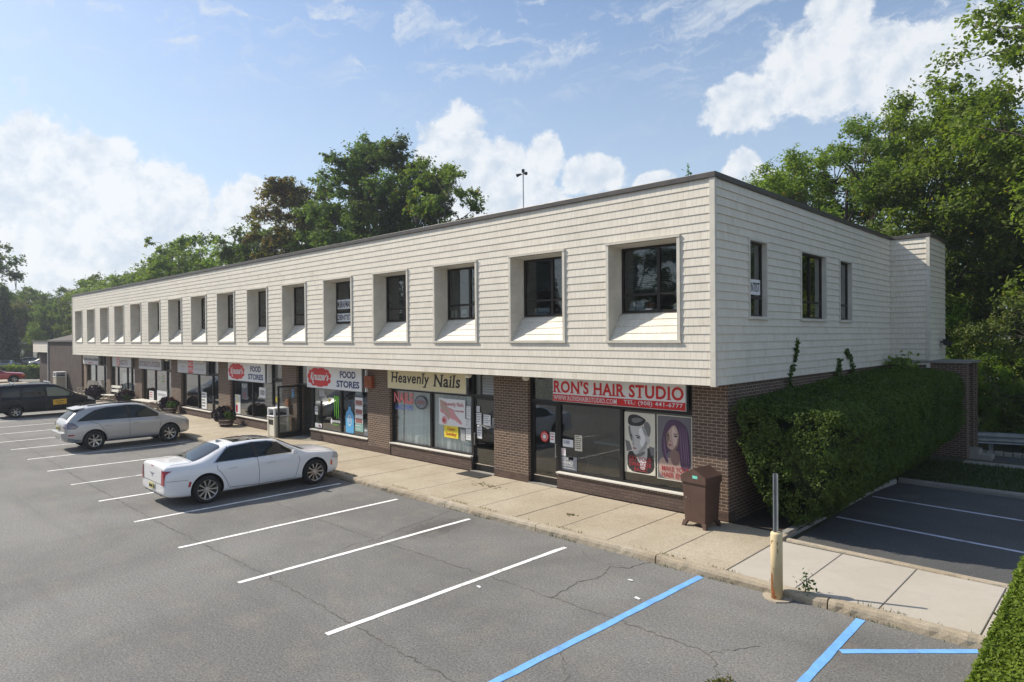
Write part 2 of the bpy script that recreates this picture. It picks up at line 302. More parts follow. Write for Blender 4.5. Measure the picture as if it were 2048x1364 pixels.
def finish(me, name, material, parent=None, smooth=False, loc=None, uv=True):
    if isinstance(material, str): material = MATS[material]
    if material: me.materials.append(material)
    nL = len(me.loops)
    if uv and nL:
        co = np.empty(len(me.vertices) * 3); me.vertices.foreach_get('co', co); co = co.reshape(-1, 3)
        vi = np.empty(nL, 'i'); me.loops.foreach_get('vertex_index', vi)
        nr = np.empty(len(me.polygons) * 3); me.polygons.foreach_get('normal', nr); nr = np.abs(nr.reshape(-1, 3))
        lt = np.empty(len(me.polygons), 'i'); me.polygons.foreach_get('loop_total', lt); nrm = np.repeat(nr, lt, axis=0); c = co[vi]
        U = np.where(nrm[:, 0] > np.maximum(nrm[:, 1], nrm[:, 2]), c[:, 1], c[:, 0]); V = np.where(nrm[:, 2] > np.maximum(nrm[:, 0], nrm[:, 1]) * 1.3, c[:, 1], c[:, 2])
        me.uv_layers.new(name='uv').data.foreach_set('uv', np.stack([U, V], 1).ravel())
    if smooth: me.shade_smooth() if hasattr(me, 'shade_smooth') else me.polygons.foreach_set('use_smooth', [True] * len(me.polygons))
    o = bpy.data.objects.new(name, me); COL.objects.link(o)
    if parent: o.parent = parent
    if loc: o.location = loc
    return o
def quads_np(name, V, material, parent=None, loc=None):   # V: (n, 4, 3)
    n = len(V); me = bpy.data.meshes.new(name); me.vertices.add(4 * n); me.vertices.foreach_set('co', V.astype('f').ravel())
    me.loops.add(4 * n); me.loops.foreach_set('vertex_index', np.arange(4 * n, dtype='i')); me.polygons.add(n)
    me.polygons.foreach_set('loop_start', np.arange(0, 4 * n, 4, dtype='i')); me.update(calc_edges=True); me.validate()
    return finish(me, name, material, parent, uv=False, loc=loc)
def thing(name, label, cat, loc=(0, 0, 0), rz=0, group=None):
    o = bpy.data.objects.new(name, None); COL.objects.link(o); o.empty_display_size = .2; o.location = loc; o.rotation_euler = (0, 0, rz); return tag(o, label, cat, group)
def tag(o, label, cat, group=None):
    o['label'] = label; o['category'] = cat
    if group: o['group'] = group
    return o
def struct(o, kind='structure'): o['kind'] = kind; return o
def copy_tree(o, parent=None, **k):
    c = o.copy(); COL.objects.link(c)
    if parent: c.parent = parent
    for ch in [x for x in ALLCH(o)]: copy_tree(ch, c)
    return c
def ALLCH(o): return [x for x in bpy.data.objects if x.parent == o]
def bevel(o, w=.01, seg=2):
    md = o.modifiers.new('bevel', 'BEVEL'); md.width = w; md.segments = seg; md.limit_method = 'ANGLE'; return o
def text(s, x0, x1, z0, z1, y, material, parent, name='lettering', bold=0., shear=0., th=.004, serif=False, side=None):
    """lettering standing in the facade's plane, fitted to a box"""
    cu = bpy.data.curves.new('txt', 'FONT'); cu.body = s; cu.offset = bold; cu.shear = shear; cu.resolution_u = 3; cu.space_line = .82; cu.align_x = 'CENTER'
    cu.space_character = 1.08 if serif else 1.0
    ob = bpy.data.objects.new('txt', cu); me = bpy.data.meshes.new_from_object(ob); bpy.data.objects.remove(ob)
    n = len(me.vertices); co = np.empty(n * 3); me.vertices.foreach_get('co', co); co = co.reshape(-1, 3)
    V = co.copy(); F = [tuple(p.vertices) for p in me.polygons]; bpy.data.meshes.remove(me)
    a, b = V.min(0), V.max(0); sx = (x1 - x0) / (b[0] - a[0]); sz = (z1 - z0) / (b[1] - a[1])
    X = x0 + (V[:, 0] - a[0]) * sx; Z = z0 + (V[:, 1] - a[1]) * sz
    mb = MB()
    for k_, f_ in enumerate(F): mb.quad(*[(float(X[i_]), y - th - (k_ % 7) * 6e-5, float(Z[i_])) for i_ in f_])
    if serif:
        add_serifs(mb, s, X, Z, F, y - th - .001, (z1 - z0), shear)
    if side is not None: mb.v = [(side, p[0], p[2]) for p in mb.v]
    return mb.build(name, material, parent)
def add_serifs(mb, s, X, Z, F, y, H, shear):
    # every vertical stem that ends on a level line gets a slab: find flat ends from the glyph outlines
    ends = {}
    for f in F:
        k = len(f)
        for i in range(k):
            a, b = f[i], f[(i + 1) % k]
            if abs(Z[a] - Z[b]) < H * .004 and H * .03 < abs(X[a] - X[b]) < H * .30:
                key = (round(float(min(X[a], X[b])), 3), round(float(max(X[a], X[b])), 3), round(float(Z[a]), 3)); ends[key] = ends.get(key, 0) + 1
    zs = [k[2] for k, c in ends.items() if c == 1]
    if not zs: return
    lo, hi = min(zs), max(zs)
    for (a, b, z), c in ends.items():
        if c != 1: continue
        w = H * .095; t = H * .075
        y -= .00012
        if abs(z - lo) < H * .03: mb.quad((a - w, y, z), (b + w, y, z), (b + w, y, z + t), (a - w, y, z + t))
        elif abs(z - hi) < H * .03: mb.quad((a - w, y, z - t), (b + w, y, z - t), (b + w, y, z), (a - w, y, z))

# ------------------------------------------------------------------ ground
CH = (7.58 - 3.18) / 24; FY = .7; SW = .14    # siding course, shop front plane, sidewalk height
g = MB(); g.quad((-900, -900, -.012), (900, -900, -.012), (900, 900, -.012), (-900, 900, -.012)); struct(g.build('terrain', 'soil_ground'))
g = MB(); g.quad((-190, -52, 0), (40, -52, 0), (40, -2.3, 0), (-190, -2.3, 0)); struct(g.build('parking_lot', 'asphalt'))
g = MB(); g.quad((-190, -2.3, .001), (-77, -2.3, .001), (-77, 40, .001), (-190, 40, .001)); struct(g.build('parking_lot', 'asphalt'))
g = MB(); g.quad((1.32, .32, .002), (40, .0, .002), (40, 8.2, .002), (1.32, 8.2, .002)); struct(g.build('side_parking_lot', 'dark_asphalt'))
# sidewalk slabs
def slabs(name, xs, y0, y1, z, m_, gap=.012, sag=.003):
    o = MB()
    for i in range(len(xs) - 1):
        a, b = xs[i] + gap / 2, xs[i + 1] - gap / 2; h = z + random.uniform(-sag, sag); o.box(a, b, y0, y1, -.1, h)
    o = o.build(name, m_); bevel(o, .008, 1); return struct(o)
xs = [1.26 - 1.27 * i for i in range(66)][::-1]
slabs('sidewalk', xs, -2.13, FY - .02, SW, 'aggregate_concrete')
slabs('sidewalk', [1.26, 2.45, 3.67, 4.93, 6.2, 7.5, 9], -2.13, .16, SW - .004, 'new_concrete', .014)
g = MB(); g.box(-82.6, 9, -2.12, .3, -.12, SW - .03); struct(g.build('sidewalk_joint_fill', 'crack_fill'))
# kerb stones with chipped, wavy edges
def kerb(name, pts, w, h, m_, side=1, seg=.11):
    o = MB(); L = 0; prof = [(0, -.05), (0, .6), (.12, .95), (.3, 1.0), (1.0, 1.0), (1.0, -.05)]; rings = []
    for (x0, y0), (x1, y1) in zip(pts, pts[1:]):
        D = math.hypot(x1 - x0, y1 - y0); n = max(1, int(D / seg)); tx, ty = (x1 - x0) / D, (y1 - y0) / D; nx, ny = -ty * side, tx * side
        for k in range(n + 1):
            t = k / n * D; e = random.gauss(0, .006) + .010 * math.sin(t * 1.7 + x0) ; px, py = x0 + tx * t, y0 + ty * t
            rings.append([(px + nx * (a * w + (e if j in (1, 2, 3) else 0)), py + ny * (a * w + (e if j in (1, 2, 3) else 0)), b * h + (random.gauss(0, .004) if j in (2, 3) else 0)) for j, (a, b) in enumerate(prof)])
    i = len(o.v)
    for r_ in rings: o.v += r_
    P = len(prof)
    for a in range(len(rings) - 1):
        for j in range(P - 1): q = (i + a * P + j, i + (a + 1) * P + j, i + (a + 1) * P + j + 1, i + a * P + j + 1); o.f.append(q if side > 0 else q[::-1])
    for a in (0, len(rings) - 1): o.f.append(tuple(i + a * P + j for j in range(P)))
    return struct(o.build(name, m_))
kx = 9.0; first = True
for L in [3.4, 2.6, 3.05, 3.0, 3.05, 3.1] + [3.05] * 22:
    kerb('kerb', [(kx - .012, -2.31), (kx - L + .012, -2.31)], .17, SW + .004, 'kerb_concrete', -1); kx -= L
kerb('kerb', [(1.18, .36), (1.28, 6.6), (1.45, 8.05)], .15, .13, 'grey_concrete', 1)
kerb('kerb', [(1.45, 8.2), (3.1, 8.16), (14, 8.3)], .15, .13, 'grey_concrete', 1)
kerb('kerb', [(9, .32), (4.4, .24), (1.34, .32)], .13, SW + .003, 'kerb_concrete', -1)
struct(MB().quad((-.2, .64, .10), (1.22, .40, .10), (1.32, 8.3, .10), (-.2, 8.3, .10)).build('mulch_bed', 'mulch'))
struct(MB().quad((-.2, 8.25, .112), (30, 8.25, .112), (30, 12.1, .11), (-.2, 13.2, .11)).build('lawn', 'soil_ground'))
slabs('footpath', [2.3, 3.2, 4.7, 6.2, 7.7, 9.2, 12], 12.15, 12.75, .12, 'grey_concrete')
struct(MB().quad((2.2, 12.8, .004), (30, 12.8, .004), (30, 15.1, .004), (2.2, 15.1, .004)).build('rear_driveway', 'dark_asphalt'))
k_ = MB()
for i in range(34): x = 1.2 + i * .26; k_.box(x, x + .235, 15.12, 15.32, -.05, .13 + random.uniform(-.015, .02))
ko = k_.build('block_kerb', 'grey_concrete'); bevel(ko, .02); struct(ko)
# joints and dark seams in the asphalt
def ribbon(o, pts, w, z, jit=.02, seg=.07):
    P = []
    for (x0, y0), (x1, y1) in zip(pts, pts[1:]):
        D = math.hypot(x1 - x0, y1 - y0); n = max(1, int(D / seg))
        for k in range(n): t = k / n; P.append((x0 + (x1 - x0) * t + random.gauss(0, jit), y0 + (y1 - y0) * t + random.gauss(0, jit)))
    P.append(pts[-1]); q = None
    for i, (x, y) in enumerate(P):
        a = P[max(0, i - 1)]; b = P[min(len(P) - 1, i + 1)]; D = math.hypot(b[0] - a[0], b[1] - a[1]) + 1e-6; nx, ny = -(b[1] - a[1]) / D, (b[0] - a[0]) / D; h = w * random.uniform(.25, 1.0) / 2
        e = ((x - nx * h, y - ny * h, z), (x + nx * h, y + ny * h, z))
        if q: o.quad(q[0], e[0], e[1], q[1])
        q = e
cr = MB()
for pts, w in [([(-60, -5.1), (-30, -5.05), (-9.59, -4.97), (-8.34, -5.02), (-5.12, -5.02), (-2.8, -4.91), (-.43, -4.85), (1.25, -4.82), (2.33, -4.86), (2.57, -5.08), (2.78, -5.45), (3.0, -5.9)], .020),
               ([(-.43, -4.84), (-.48, -4.37), (-.5, -3.94), (-.4, -3.56), (-.55, -3.0), (-.29, -2.86), (-.2, -2.57), (-.13, -2.32)], .030), ([(-5.11, -5.02), (-5.26, -4.56), (-5.42, -4.07), (-5.47, -3.44), (-5.79, -2.39)], .018),
               ([(-5.11, -5.02), (-5.22, -5.35), (-5.17, -5.74), (-4.93, -6.44)], .014), ([(-60, -7.5), (-24.3, -7.5), (-17.3, -7.65), (-10.1, -7.68), (-4.76, -7.55), (-2.15, -7.61), (1.5, -7.7)], .022),
               ([(-8.08, -6.09), (-8.2, -5.57), (-8.34, -5.02)], .012), ([(.9, -6.19), (1.2, -6.5), (1.39, -6.68), (1.5, -7.7)], .02), ([(2.33, -4.86), (2.6, -4.4), (2.75, -4.2)], .016),
               ([(-17.2, -4.34), (-14.7, -4.58), (-13.5, -4.2)], .012), ([(-3.3, -3.2), (-3.8, -3.9), (-3.6, -4.4)], .008), ([(-9.3, -3.3), (-8.6, -3.7), (-8.3, -3.4)], .010), ([(-.29, -2.86), (-1.1, -2.95), (-1.6, -2.6)], .010)]: ribbon(cr, pts, w, .0035)
struct(cr.build('asphalt_cracks', 'crack_fill'))
joint = MB()
for k in range(60):
    pass
# painted lines
def line(pts, w, m_, label, group, cat='parking line', z=.006):
    o = MB(); (x0, y0), (x1, y1) = pts; D = math.hypot(x1 - x0, y1 - y0); nx, ny = -(y1 - y0) / D * w / 2, (x1 - x0) / D * w / 2; n = max(2, int(D / .25)); pr = None
    for k in range(n + 1):
        t = k / n; x = x0 + (x1 - x0) * t; y = y0 + (y1 - y0) * t; j = random.gauss(0, .006); j2 = random.gauss(0, .005); e = ((x - nx * (1 + j2 * 12), y - ny * (1 + j2 * 12) + j * 0, z), (x + nx * (1 + j * 10), y + ny * (1 + j * 10), z))
        if pr: o.quad(pr[0], e[0], e[1], pr[1])
        pr = e
    return tag(o.build('parking_line', m_), label, cat, group)
LX = [(-1.92, -1.88), (-4.84, -4.84), (-7.65, -7.64), (-10.45, -10.42), (-13.33, -13.28), (-16.22, -16.12), (-19.16, -18.95), (-22.24, -22.1), (-25.31, -25.1), (-27.98, -27.8)] + [(-31 - 2.9 * i, -31 - 2.9 * i) for i in range(10)]
names = ['nearest to the blue lines, running toward the brown trash bin', 'second from the blue lines, in front of the hair studio door', 'third from the blue lines, in front of the nail salon door', 'just right of the white sedan', 'just left of the white sedan, mostly hidden by it',
         'second to the left of the white sedan', 'third to the left of the white sedan', 'close along the right side of the silver crossover', 'just left of the silver crossover', 'second to the left of the silver crossover', 'halfway between silver crossover and black van', 'nearest on the right of the black van', 'just left of the black van']
for i, (a, b) in enumerate(LX):
    lb = 'white parking stall line ' + names[i] if i < len(names) else 'faint far white parking stall line, number %d beyond the black van' % (i - len(names) + 1)
    if i >= len(names): lb = ['white stall line beyond the black van, nearest one', 'white stall line beyond the black van, second one', 'white stall line beyond the black van, third one', 'white stall line beyond the black van, fourth one', 'white stall line beyond the black van, fifth one', 'white stall line beyond the black van, sixth one', 'white stall line beyond the black van, farthest one'][min(6, i - len(names))]
    line([(a, -8.06), (b, -2.62 if i != 0 else -2.72)], .105, 'white_paint', lb, 'white parking lines')
line([(.72, -9.3), (.90, -2.36)], .125, 'blue_paint', 'long blue accessible stall line left of the yellow post', 'blue parking lines')
line([(3.60, -9.3), (3.49, -2.36)], .125, 'blue_paint', 'blue line running away from the kerb right of the yellow post', 'blue parking lines')
line([(3.60, -3.62), (4.95, -2.36)], .115, 'blue_paint', 'slanting blue cross hatch line near the bright hedge', 'blue parking lines')
line([(1.36, 3.27), (9, 2.7)], .105, 'shaded_white_paint', 'white side lot line in shade, nearer to the walkway', 'side lot parking lines')
line([(1.40, 5.94), (9, 5.4)], .105, 'shaded_white_paint', 'white side lot line in shade, farther from the walkway', 'side lot parking lines')

# ------------------------------------------------------------------ the building
B = thing('strip_mall', 'long two storey cream shingled commercial building over brown brick shopfronts', 'building', (-26, 8, 0)); B.location = (0, 0, 0)
XL = -52.37; ZB = 3.18; ZT = 7.58; DEP = 15.8
WINS = [(-.79 - 3.25 * k - 1.975, -.79 - 3.25 * k) for k in range(16)]; WZ0, WZ1 = 4.11, 6.445; WD = .5
SW_ = [(1.63, 2.58), (4.77, 6.63), (7.81, 8.89)]; SZ0, SZ1 = 4.68, 6.43
def siding(o, axis, plane, a0, a1, holes, sgn, z0=ZB, z1=ZT, ch=CH):
    """overlapping courses of shingles as real wedges; axis 'x': wall along x facing sgn*y; axis 'y': wall along y facing sgn*x"""
    def P(a, off, z): return (a, plane + sgn * off, z) if axis == 'x' else (plane + sgn * off, a, z)
    cuts = sorted({h[2] for h in holes} | {h[3] for h in holes}); n = round((z1 - z0) / ch)
    for k in range(n):
        ca, cb = z0 + k * ch, z0 + (k + 1) * ch; zs = [ca] + [c for c in cuts if ca + 1e-4 < c < cb - 1e-4] + [cb]
        for za, zb in zip(zs, zs[1:]):
            zm = (za + zb) / 2; iv = [(a0, a1)]
            for (h0, h1, hz0, hz1) in holes:
                if hz0 < zm < hz1: iv = [p for (u, v) in iv for p in (((u, h0), (h1, v)) if u < h0 < v else ((u, v),)) if p[1] - p[0] > 1e-4]
            fo = lambda z: (.018 - .015 * (z - ca) / ch) if axis == 'x' and plane == 0 else (.030 - .027 * (z - ca) / ch)
            for (u, v) in iv:
                m_ = max(1, int((v - u) / 1.2))
                for q in range(m_):
                    p0, p1 = u + (v - u) * q / m_, u + (v - u) * (q + 1) / m_; w0 = fo(za); w1 = fo(zb)
                    F = [P(p0, w0, za), P(p1, w0, za), P(p1, w1, zb), P(p0, w1, zb)]
                    if (axis == 'y') == (sgn < 0) : F = F[::-1]
                    o.quad(*F)
                    if za == ca:
                        G = [P(p0, -.002, za), P(p1, -.002, za), P(p1, w0, za), P(p0, w0, za)]
                        if (axis == 'y') == (sgn < 0): G = G[::-1]
                        o.quad(*G)
    return o
o = MB(); siding(o, 'x', 0, XL, -.06, [(a + .02, b - .02, WZ0 + .02, WZ1 - .02) for a, b in WINS], -1)
siding(o, 'y', 0, .06, 13.28, [(a, b, SZ0, SZ1) for a, b in SW_], 1)
siding(o, 'x', 13.28, .02, 1.12, [], -1); siding(o, 'y', 1.19, 13.34, 15.75, [], 1, 3.33, 7.55, 4.22 / 23)
o.box(XL, XL + .04, .02, 12, ZB, ZT)
o.build('shingle_wall', 'cedar_siding', B)
o = MB()   # soffit and back-up walls behind the siding
o.box(XL + .05, -.05, .02, FY + .3, ZB, ZB + .05); o.build('soffit', 'trim', B)
o = MB(); MB().box(-.09, .032, -.034, .06, ZB - .02, ZT + .005).build('corner_trim', 'trim', B); MB().box(1.11, 1.222, 13.235, 13.345, ZB - .1, ZT).build('corner_trim', 'trim', B); MB().box(XL - .03, XL + .05, -.034, .03, ZB - .02, ZT).build('corner_trim', 'trim', B); MB().box(-.005, .03, 13.22, 13.275, ZB, ZT).build('corner_trim', 'trim', B)
o = MB(); z0, z1 = ZT, ZT + .12
o.box(XL - .05, .06, -.06, .1, z0, z1); o.box(-.1, .06, .102, 13.22, z0, z1); o.box(0, 1.26, 13.222, 13.4, z0 + .002, z1 + .002); o.box(1.1, 1.262, 13.402, 15.85, z0, z1); o.box(XL - .05, XL + .1, .102, DEP, z0, z1); o.box(XL + .1, 1.26, DEP - .1, DEP + .05, z0 - .002, z1 - .002)
fa = o.build('roof_edge', 'fascia_metal', B); bevel(fa, .01)
o = MB(); o.box(XL + .05, -.05, .1, DEP - .1, 7.42, 7.5); o.build('roof', 'roof_gravel', B)
o = MB(); o.box(XL + .05, -.06, DEP - .2, DEP, .0, 7.6); o.box(XL + .05, XL + .2, FY + .1, DEP - .2, 0, 7.55); o.box(.3, 1.1, DEP - .2, DEP, 3.3, 7.5); o.build('rear_wall', 'trim', B)
o = MB(); o.box(XL + .2, -.1, 1.0, DEP - .2, 3.24, 3.5); o.box(XL + .2, -.08, .03, 1.0, 3.24, 3.36); o.build('upper_floor', 'shop_wall', B)
o = MB(); o.box(XL + .1, -.1, FY + .02, DEP - .2, .0, SW + .01); o.build('shop_floor', 'shop_floor', B)
# inner skins that keep the rooms dark, pierced by the windows
o = MB()
segs = [(-.10, WINS[0][1])] + [(WINS[k][0], WINS[k + 1][1]) for k in range(15)] + [(WINS[15][0], XL + .05)]
for a, b in segs: o.box(b, a, WD + .02, WD + .06, 3.5, 7.4)
for a, b in WINS: o.box(a, b, WD + .02, WD + .06, 3.5, 4.78); o.box(a, b, WD + .02, WD + .06, 6.5, 7.4)
ys = [WD + .06] + [q for s_ in SW_ for q in s_] + [DEP - .2]
for i in range(0, len(ys), 2): o.box(-.36, -.32, ys[i], ys[i + 1], 3.5, 7.4)
for a, b in SW_: o.box(-.36, -.32, a, b, 3.5, SZ0); o.box(-.36, -.32, a, b, SZ1, 7.4)
o.build('inner_wall', 'shop_wall', B)

# upper windows: flared shingle recess with trim, frame and panes
def upper_window(x0, x1):
    t = .075; o = MB(); Y = -.045
    o.box(x0, x0 + t, Y, .0, WZ0 + .03, WZ1 - .03); o.box(x1 - t, x1, Y, .0, WZ0 + .03, WZ1 - .03); o.box(x0 - .004, x1 + .004, Y - .012, .0, WZ1 - .03, WZ1 + .02); o.box(x0 - .02, x1 + .02, Y - .012, .01, WZ0 - .02, WZ0 + .03)
    a, b = x0 + t - .01, x1 - t + .01; zt, zt2 = WZ1 - .04, WZ1 - .08
    o.quad((a, 0, WZ0), (a, 0, zt), (a, WD, zt2), (a, WD, 4.8)); o.quad((b, 0, WZ0), (b, WD, 4.8), (b, WD, zt2), (b, 0, zt))       # jambs
    o.quad((a, 0, zt), (b, 0, zt), (b, WD, zt2), (a, WD, zt2))
    for k in range(1, 9):       # course lines of the jamb cladding
        z = WZ0 + .05 + k * .25; yy = min(WD, max(0, WD - .001))
        y0 = max(.0, min(WD, (z - WZ0) / (4.8 - WZ0) * WD)) if z < 4.8 else WD
        y0 = max(.02, y0 - .02); o.quad((a + .001, 0.0, z), (a + .006, 0.0, z - .006), (a + .006, y0, z - .006), (a + .001, y0, z))
    o.box(a, a + .05, WD - .09, WD - .04, 4.78, zt2)
    w = o.build('window', 'trim', B)
    s = MB(); n = 4
    for k in range(n):
        q0, q1 = k / n, (k + 1) / n; f0 = lambda q, up: (WD * q - (.012 if up else 0), WZ0 + .03 + (4.8 - WZ0 - .03) * q + (.012 if up else 0))
        (ya, za), (yb, zb) = f0(q0, True), f0(q1, False); (yc, zc) = f0(q0, False)
        s.quad((a + .004, ya, za), (b - .004, ya, za), (b - .004, yb, zb), (a + .004, yb, zb)); s.quad((a + .004, yc, zc), (b - .004, yc, zc), (b - .004, ya, za), (a + .004, ya, za))
    s.build('sill', 'cedar_siding', w)
    f = MB(); fy0, fy1 = WD - .04, WD + .02; za, zb = 4.80, zt2; mx = a + (b - a) * .56; rz = 5.20; c = .055
    f.box(a + .05, a + .05 + c, fy0, fy1, za, zb); f.box(b - c, b, fy0, fy1, za, zb); f.box(a + .05 + c, b - c, fy0, fy1, za, za + c); f.box(a + .05 + c, b - c, fy0, fy1, zb - c, zb); f.box(mx, mx + .08, fy0 - .004, fy1, za + c, zb - c); f.box(a + .05 + c, mx, fy0, fy1 - .004, rz, rz + .06); f.box(mx + .08, b - c, fy0, fy1 - .004, rz, rz + .06)
    f.build('frame', 'dark_bronze', w)
    p = MB(); p.box(a + .06, b - .01, WD - .012, WD - .004, za + .01, zb - .01); p.build('pane', 'upper_glass', w)
    bl = MB(); zz = random.choice((rz + .05, rz + .05, 5.5, 5.85, 4.9))
    while zz < zb: bl.quad((a + .08, WD + .10, zz), (b - .02, WD + .10, zz), (b - .02, WD + .125, zz + .042), (a + .08, WD + .125, zz + .042)); zz += .045
    bl.build('blind', random.choice(('blind', 'blind', 'goods', 'wall_blind')), w); return w, a, b
for x0, x1 in WINS: upper_window(x0, x1)
for i, (y0, y1) in enumerate(SW_):
    o = MB(); t = .06; X = .045
    o.box(0, X, y0 - .02, y0 + t - .02, SZ0, SZ1); o.box(0, X, y1, y1 + t, SZ0, SZ1); o.box(0, X, y0 - .02, y1 + t, SZ1, SZ1 + .05); o.box(0, X + .03, y0 - .04, y1 + t + .02, SZ0 - .07, SZ0)
    o.quad((0, y1, SZ0), (0, y1, SZ1), (-.3, y1, SZ1), (-.3, y1, SZ0)); o.quad((0, y0 + .04, SZ0), (-.3, y0 + .04, SZ0), (-.3, y0 + .04, SZ1), (0, y0 + .04, SZ1)); o.quad((0, y0, SZ0), (-.3, y0, SZ0), (-.3, y1, SZ0), (0, y1, SZ0)); o.quad((0, y0, SZ1), (0, y1, SZ1), (-.3, y1, SZ1), (-.3, y0, SZ1))
    w = o.build('window', 'trim', B)
    f = MB(); c = .05; f.box(-.12, -.06, y0, y0 + c, SZ0, SZ1); f.box(-.12, -.06, y1 - c, y1, SZ0, SZ1); f.box(-.12, -.06, y0 + c, y1 - c, SZ0, SZ0 + c); f.box(-.12, -.06, y0 + c, y1 - c, SZ1 - c, SZ1); f.box(-.122, -.056, y0 + c, y1 - c, 5.10, 5.16)
    if i == 1: f.box(-.118, -.052, (y0 + y1) / 2 - .03, (y0 + y1) / 2 + .03, SZ0 + c, SZ1 - c)
    f.v = [(a_ - .02, b_, c_) for a_, b_, c_ in f.v]
    f.build('frame', 'dark_bronze', w); pn = MB().box(-.095, -.088, y0 + .02, y1 - .02, SZ0 + .02, SZ1 - .02); pn.v = [(a_ - .02, b_, c_) for a_, b_, c_ in pn.v]; pn.build('pane', 'upper_glass', w)

# shop fronts: brick pillars, knee walls, glazing.  (x0, x1) of the bays, door on the left or right
def pillar(a, b, m_='pillar_brick', y1=FY + .35): o = MB().box(a, b, FY, y1, -.05, ZB - .002); return o.build('brick_pillar', m_, B)
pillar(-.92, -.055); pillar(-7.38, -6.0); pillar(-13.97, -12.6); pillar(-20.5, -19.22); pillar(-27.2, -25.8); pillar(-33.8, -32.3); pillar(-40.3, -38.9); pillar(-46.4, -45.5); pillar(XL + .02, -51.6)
o = MB().box(-.36, -.045, FY + .352, DEP, -.05, ZB - .004); o.build('side_brick_wall', 'brown_brick', B)
def knee(a, b, zt=.56):
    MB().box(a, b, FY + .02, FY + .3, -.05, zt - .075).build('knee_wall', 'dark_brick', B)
    s = MB(); x = a; k = 0
    while x < b - .01:        # soldier course below the sill
        e = min(x + .062, b); s.box(x, e, FY + (.012 if k % 2 else .006), FY + .29, zt - .075, zt - .008); x += .074; k += 1
    s.build('soldier_course', 'pillar_brick', B); MB().box(a, b, FY - .03, FY + .28, zt - .006, zt + .028).build('window_sill', 'white_sill', B)
GY = FY + .16
def glazing(a, b, z0, z1, mull, name='shop_window'):
    f = MB(); c = .06; f.box(a, a + c, GY - .05, GY + .05, z0, z1); f.box(b - c, b, GY - .05, GY + .05, z0, z1); f.box(a + c, b - c, GY - .05, GY + .05, z0, z0 + c); f.box(a + c, b - c, GY - .05, GY + .05, z1 - c, z1)
    for q in mull: f.box(q - .045, q + .045, GY - .056, GY + .056, z0 + c, z1 - c)
    w = f.build(name, 'black_frame', B); MB().box(a + .03, b - .03, GY - .005, GY + .004, z0 + .03, z1 - .03).build('pane', 'shop_glass', w); return w
def door(a, b, z1=2.42, hinge=None, handle=1, z0=SW + .02, transom=True):
    f = MB(); c = .05; f.box(a, a + c, GY - .06, GY + .06, z0, ZB - .01); f.box(b - c, b, GY - .06, GY + .06, z0, ZB - .01); f.box(a + c, b - c, GY - .06, GY + .06, z1, z1 + .07); fr = f.build('door_frame', 'black_frame', B)
    if transom: MB().box(a + c, b - c, GY - .004, GY + .004, z1 + .06, ZB - .02).build('transom_pane', 'shop_glass', fr)
    d = MB(); a += c; b -= c; s = .075
    d.box(a, a + s, -.025, .025, z0, z1); d.box(b - s, b, -.025, .025, z0, z1); d.box(a + s, b - s, -.025, .025, z0, z0 + .2); d.box(a + s, b - s, -.025, .025, z1 - s, z1)
    hx = a if hinge != 'r' else b; d.v = [(x - hx, y, z) for x, y, z in d.v]
    D = d.build('door', 'black_frame', B); D.location = (hx, GY, 0)
    MB().box(a + s - .01 - hx, b - s + .01 - hx, -.004, .004, z0 + .19, z1 - s + .01).build('pane', 'shop_glass', D)
    x = (b - .05 if handle > 0 else a + .05) - hx
    h = MB(); h.tube((x, -.075, .95), (x, -.075, 1.3), .014); h.box(x - .02, x + .02, -.08, -.02, .94, .97); h.box(x - .02, x + .02, -.08, -.02, 1.28, 1.31); h.build('handle', 'steel', D)
    MB().box(a + .0 - hx, b - hx, -.028, -.0255, z0 + .195, z0 + .225).build('kick_plate', 'chrome', D)
    MB().box(a - .05, b + .05, FY - .02, FY + .3, SW - .02, SW + .022).build('threshold', 'grey_concrete', B)
    return D
SH = .60
knee(-4.97, -.92); glazing(-4.97, -.92, .585, 2.47, [-2.93]); door(-6.0, -4.97, hinge='l')
knee(-12.6, -8.40); glazing(-12.6, -8.42, .585, 2.47, [-10.45]); door(-8.42, -7.38, hinge='r', handle=-1)
knee(-18.1, -13.97, .54); glazing(-18.1, -13.97, .565, 2.30, [-15.95]); od = door(-19.22, -18.1, 2.3, hinge='l', transom=True); od.rotation_euler = (0, 0, R(-91))
knee(-25.8, -21.6, .54); glazing(-25.8, -21.6, .565, 2.30, [-23.6]); door(-21.6, -20.5, hinge='r', handle=-1)
knee(-32.3, -28.2, .48); glazing(-32.3, -28.2, .505, 2.40, [-30.1]); door(-28.2, -27.2, hinge='r', handle=-1)
knee(-38.9, -34.8, .44); glazing(-38.9, -34.8, .46, 2.45, [-36.8]); door(-34.8, -33.8, hinge='r', handle=-1)
knee(-45.5, -41.3, .44); glazing(-45.5, -41.3, .46, 2.45, [-44.2, -42.2]); door(-41.3, -40.3, hinge='r', handle=-1)
knee(-51.6, -47.4, .44); glazing(-51.6, -47.4, .46, 2.45, [-49.6]); door(-47.4, -46.4, hinge='r', handle=-1)
# dark fascia panels behind the signs
for a, b, z in [(-4.97, -.92, 2.47), (-12.6, -8.42, 2.47), (-18.1, -13.97, 2.3), (-25.8, -21.6, 2.3), (-32.3, -28.2, 2.4), (-38.9, -34.8, 2.45), (-45.5, -41.3, 2.45), (-51.6, -47.4, 2.45)]: MB().box(a, b, GY - .04, GY + .06, z, ZB - .005).build('sign_backing', 'black_frame', B)
# party walls and back walls of the shops
o = MB()
for x in (-6.7, -13.3, -19.9, -26.5, -33.0, -39.6, -45.9): o.box(x - .08, x + .08, FY + .36, 9.0, SW, ZB)
o.box(XL + .2, -.36, 9.0, 9.15, SW, ZB); o.box(XL + .2, -.36, FY + .36, 9.0, ZB - .01, ZB + .04); o.build('party_wall', 'shop_wall', B)
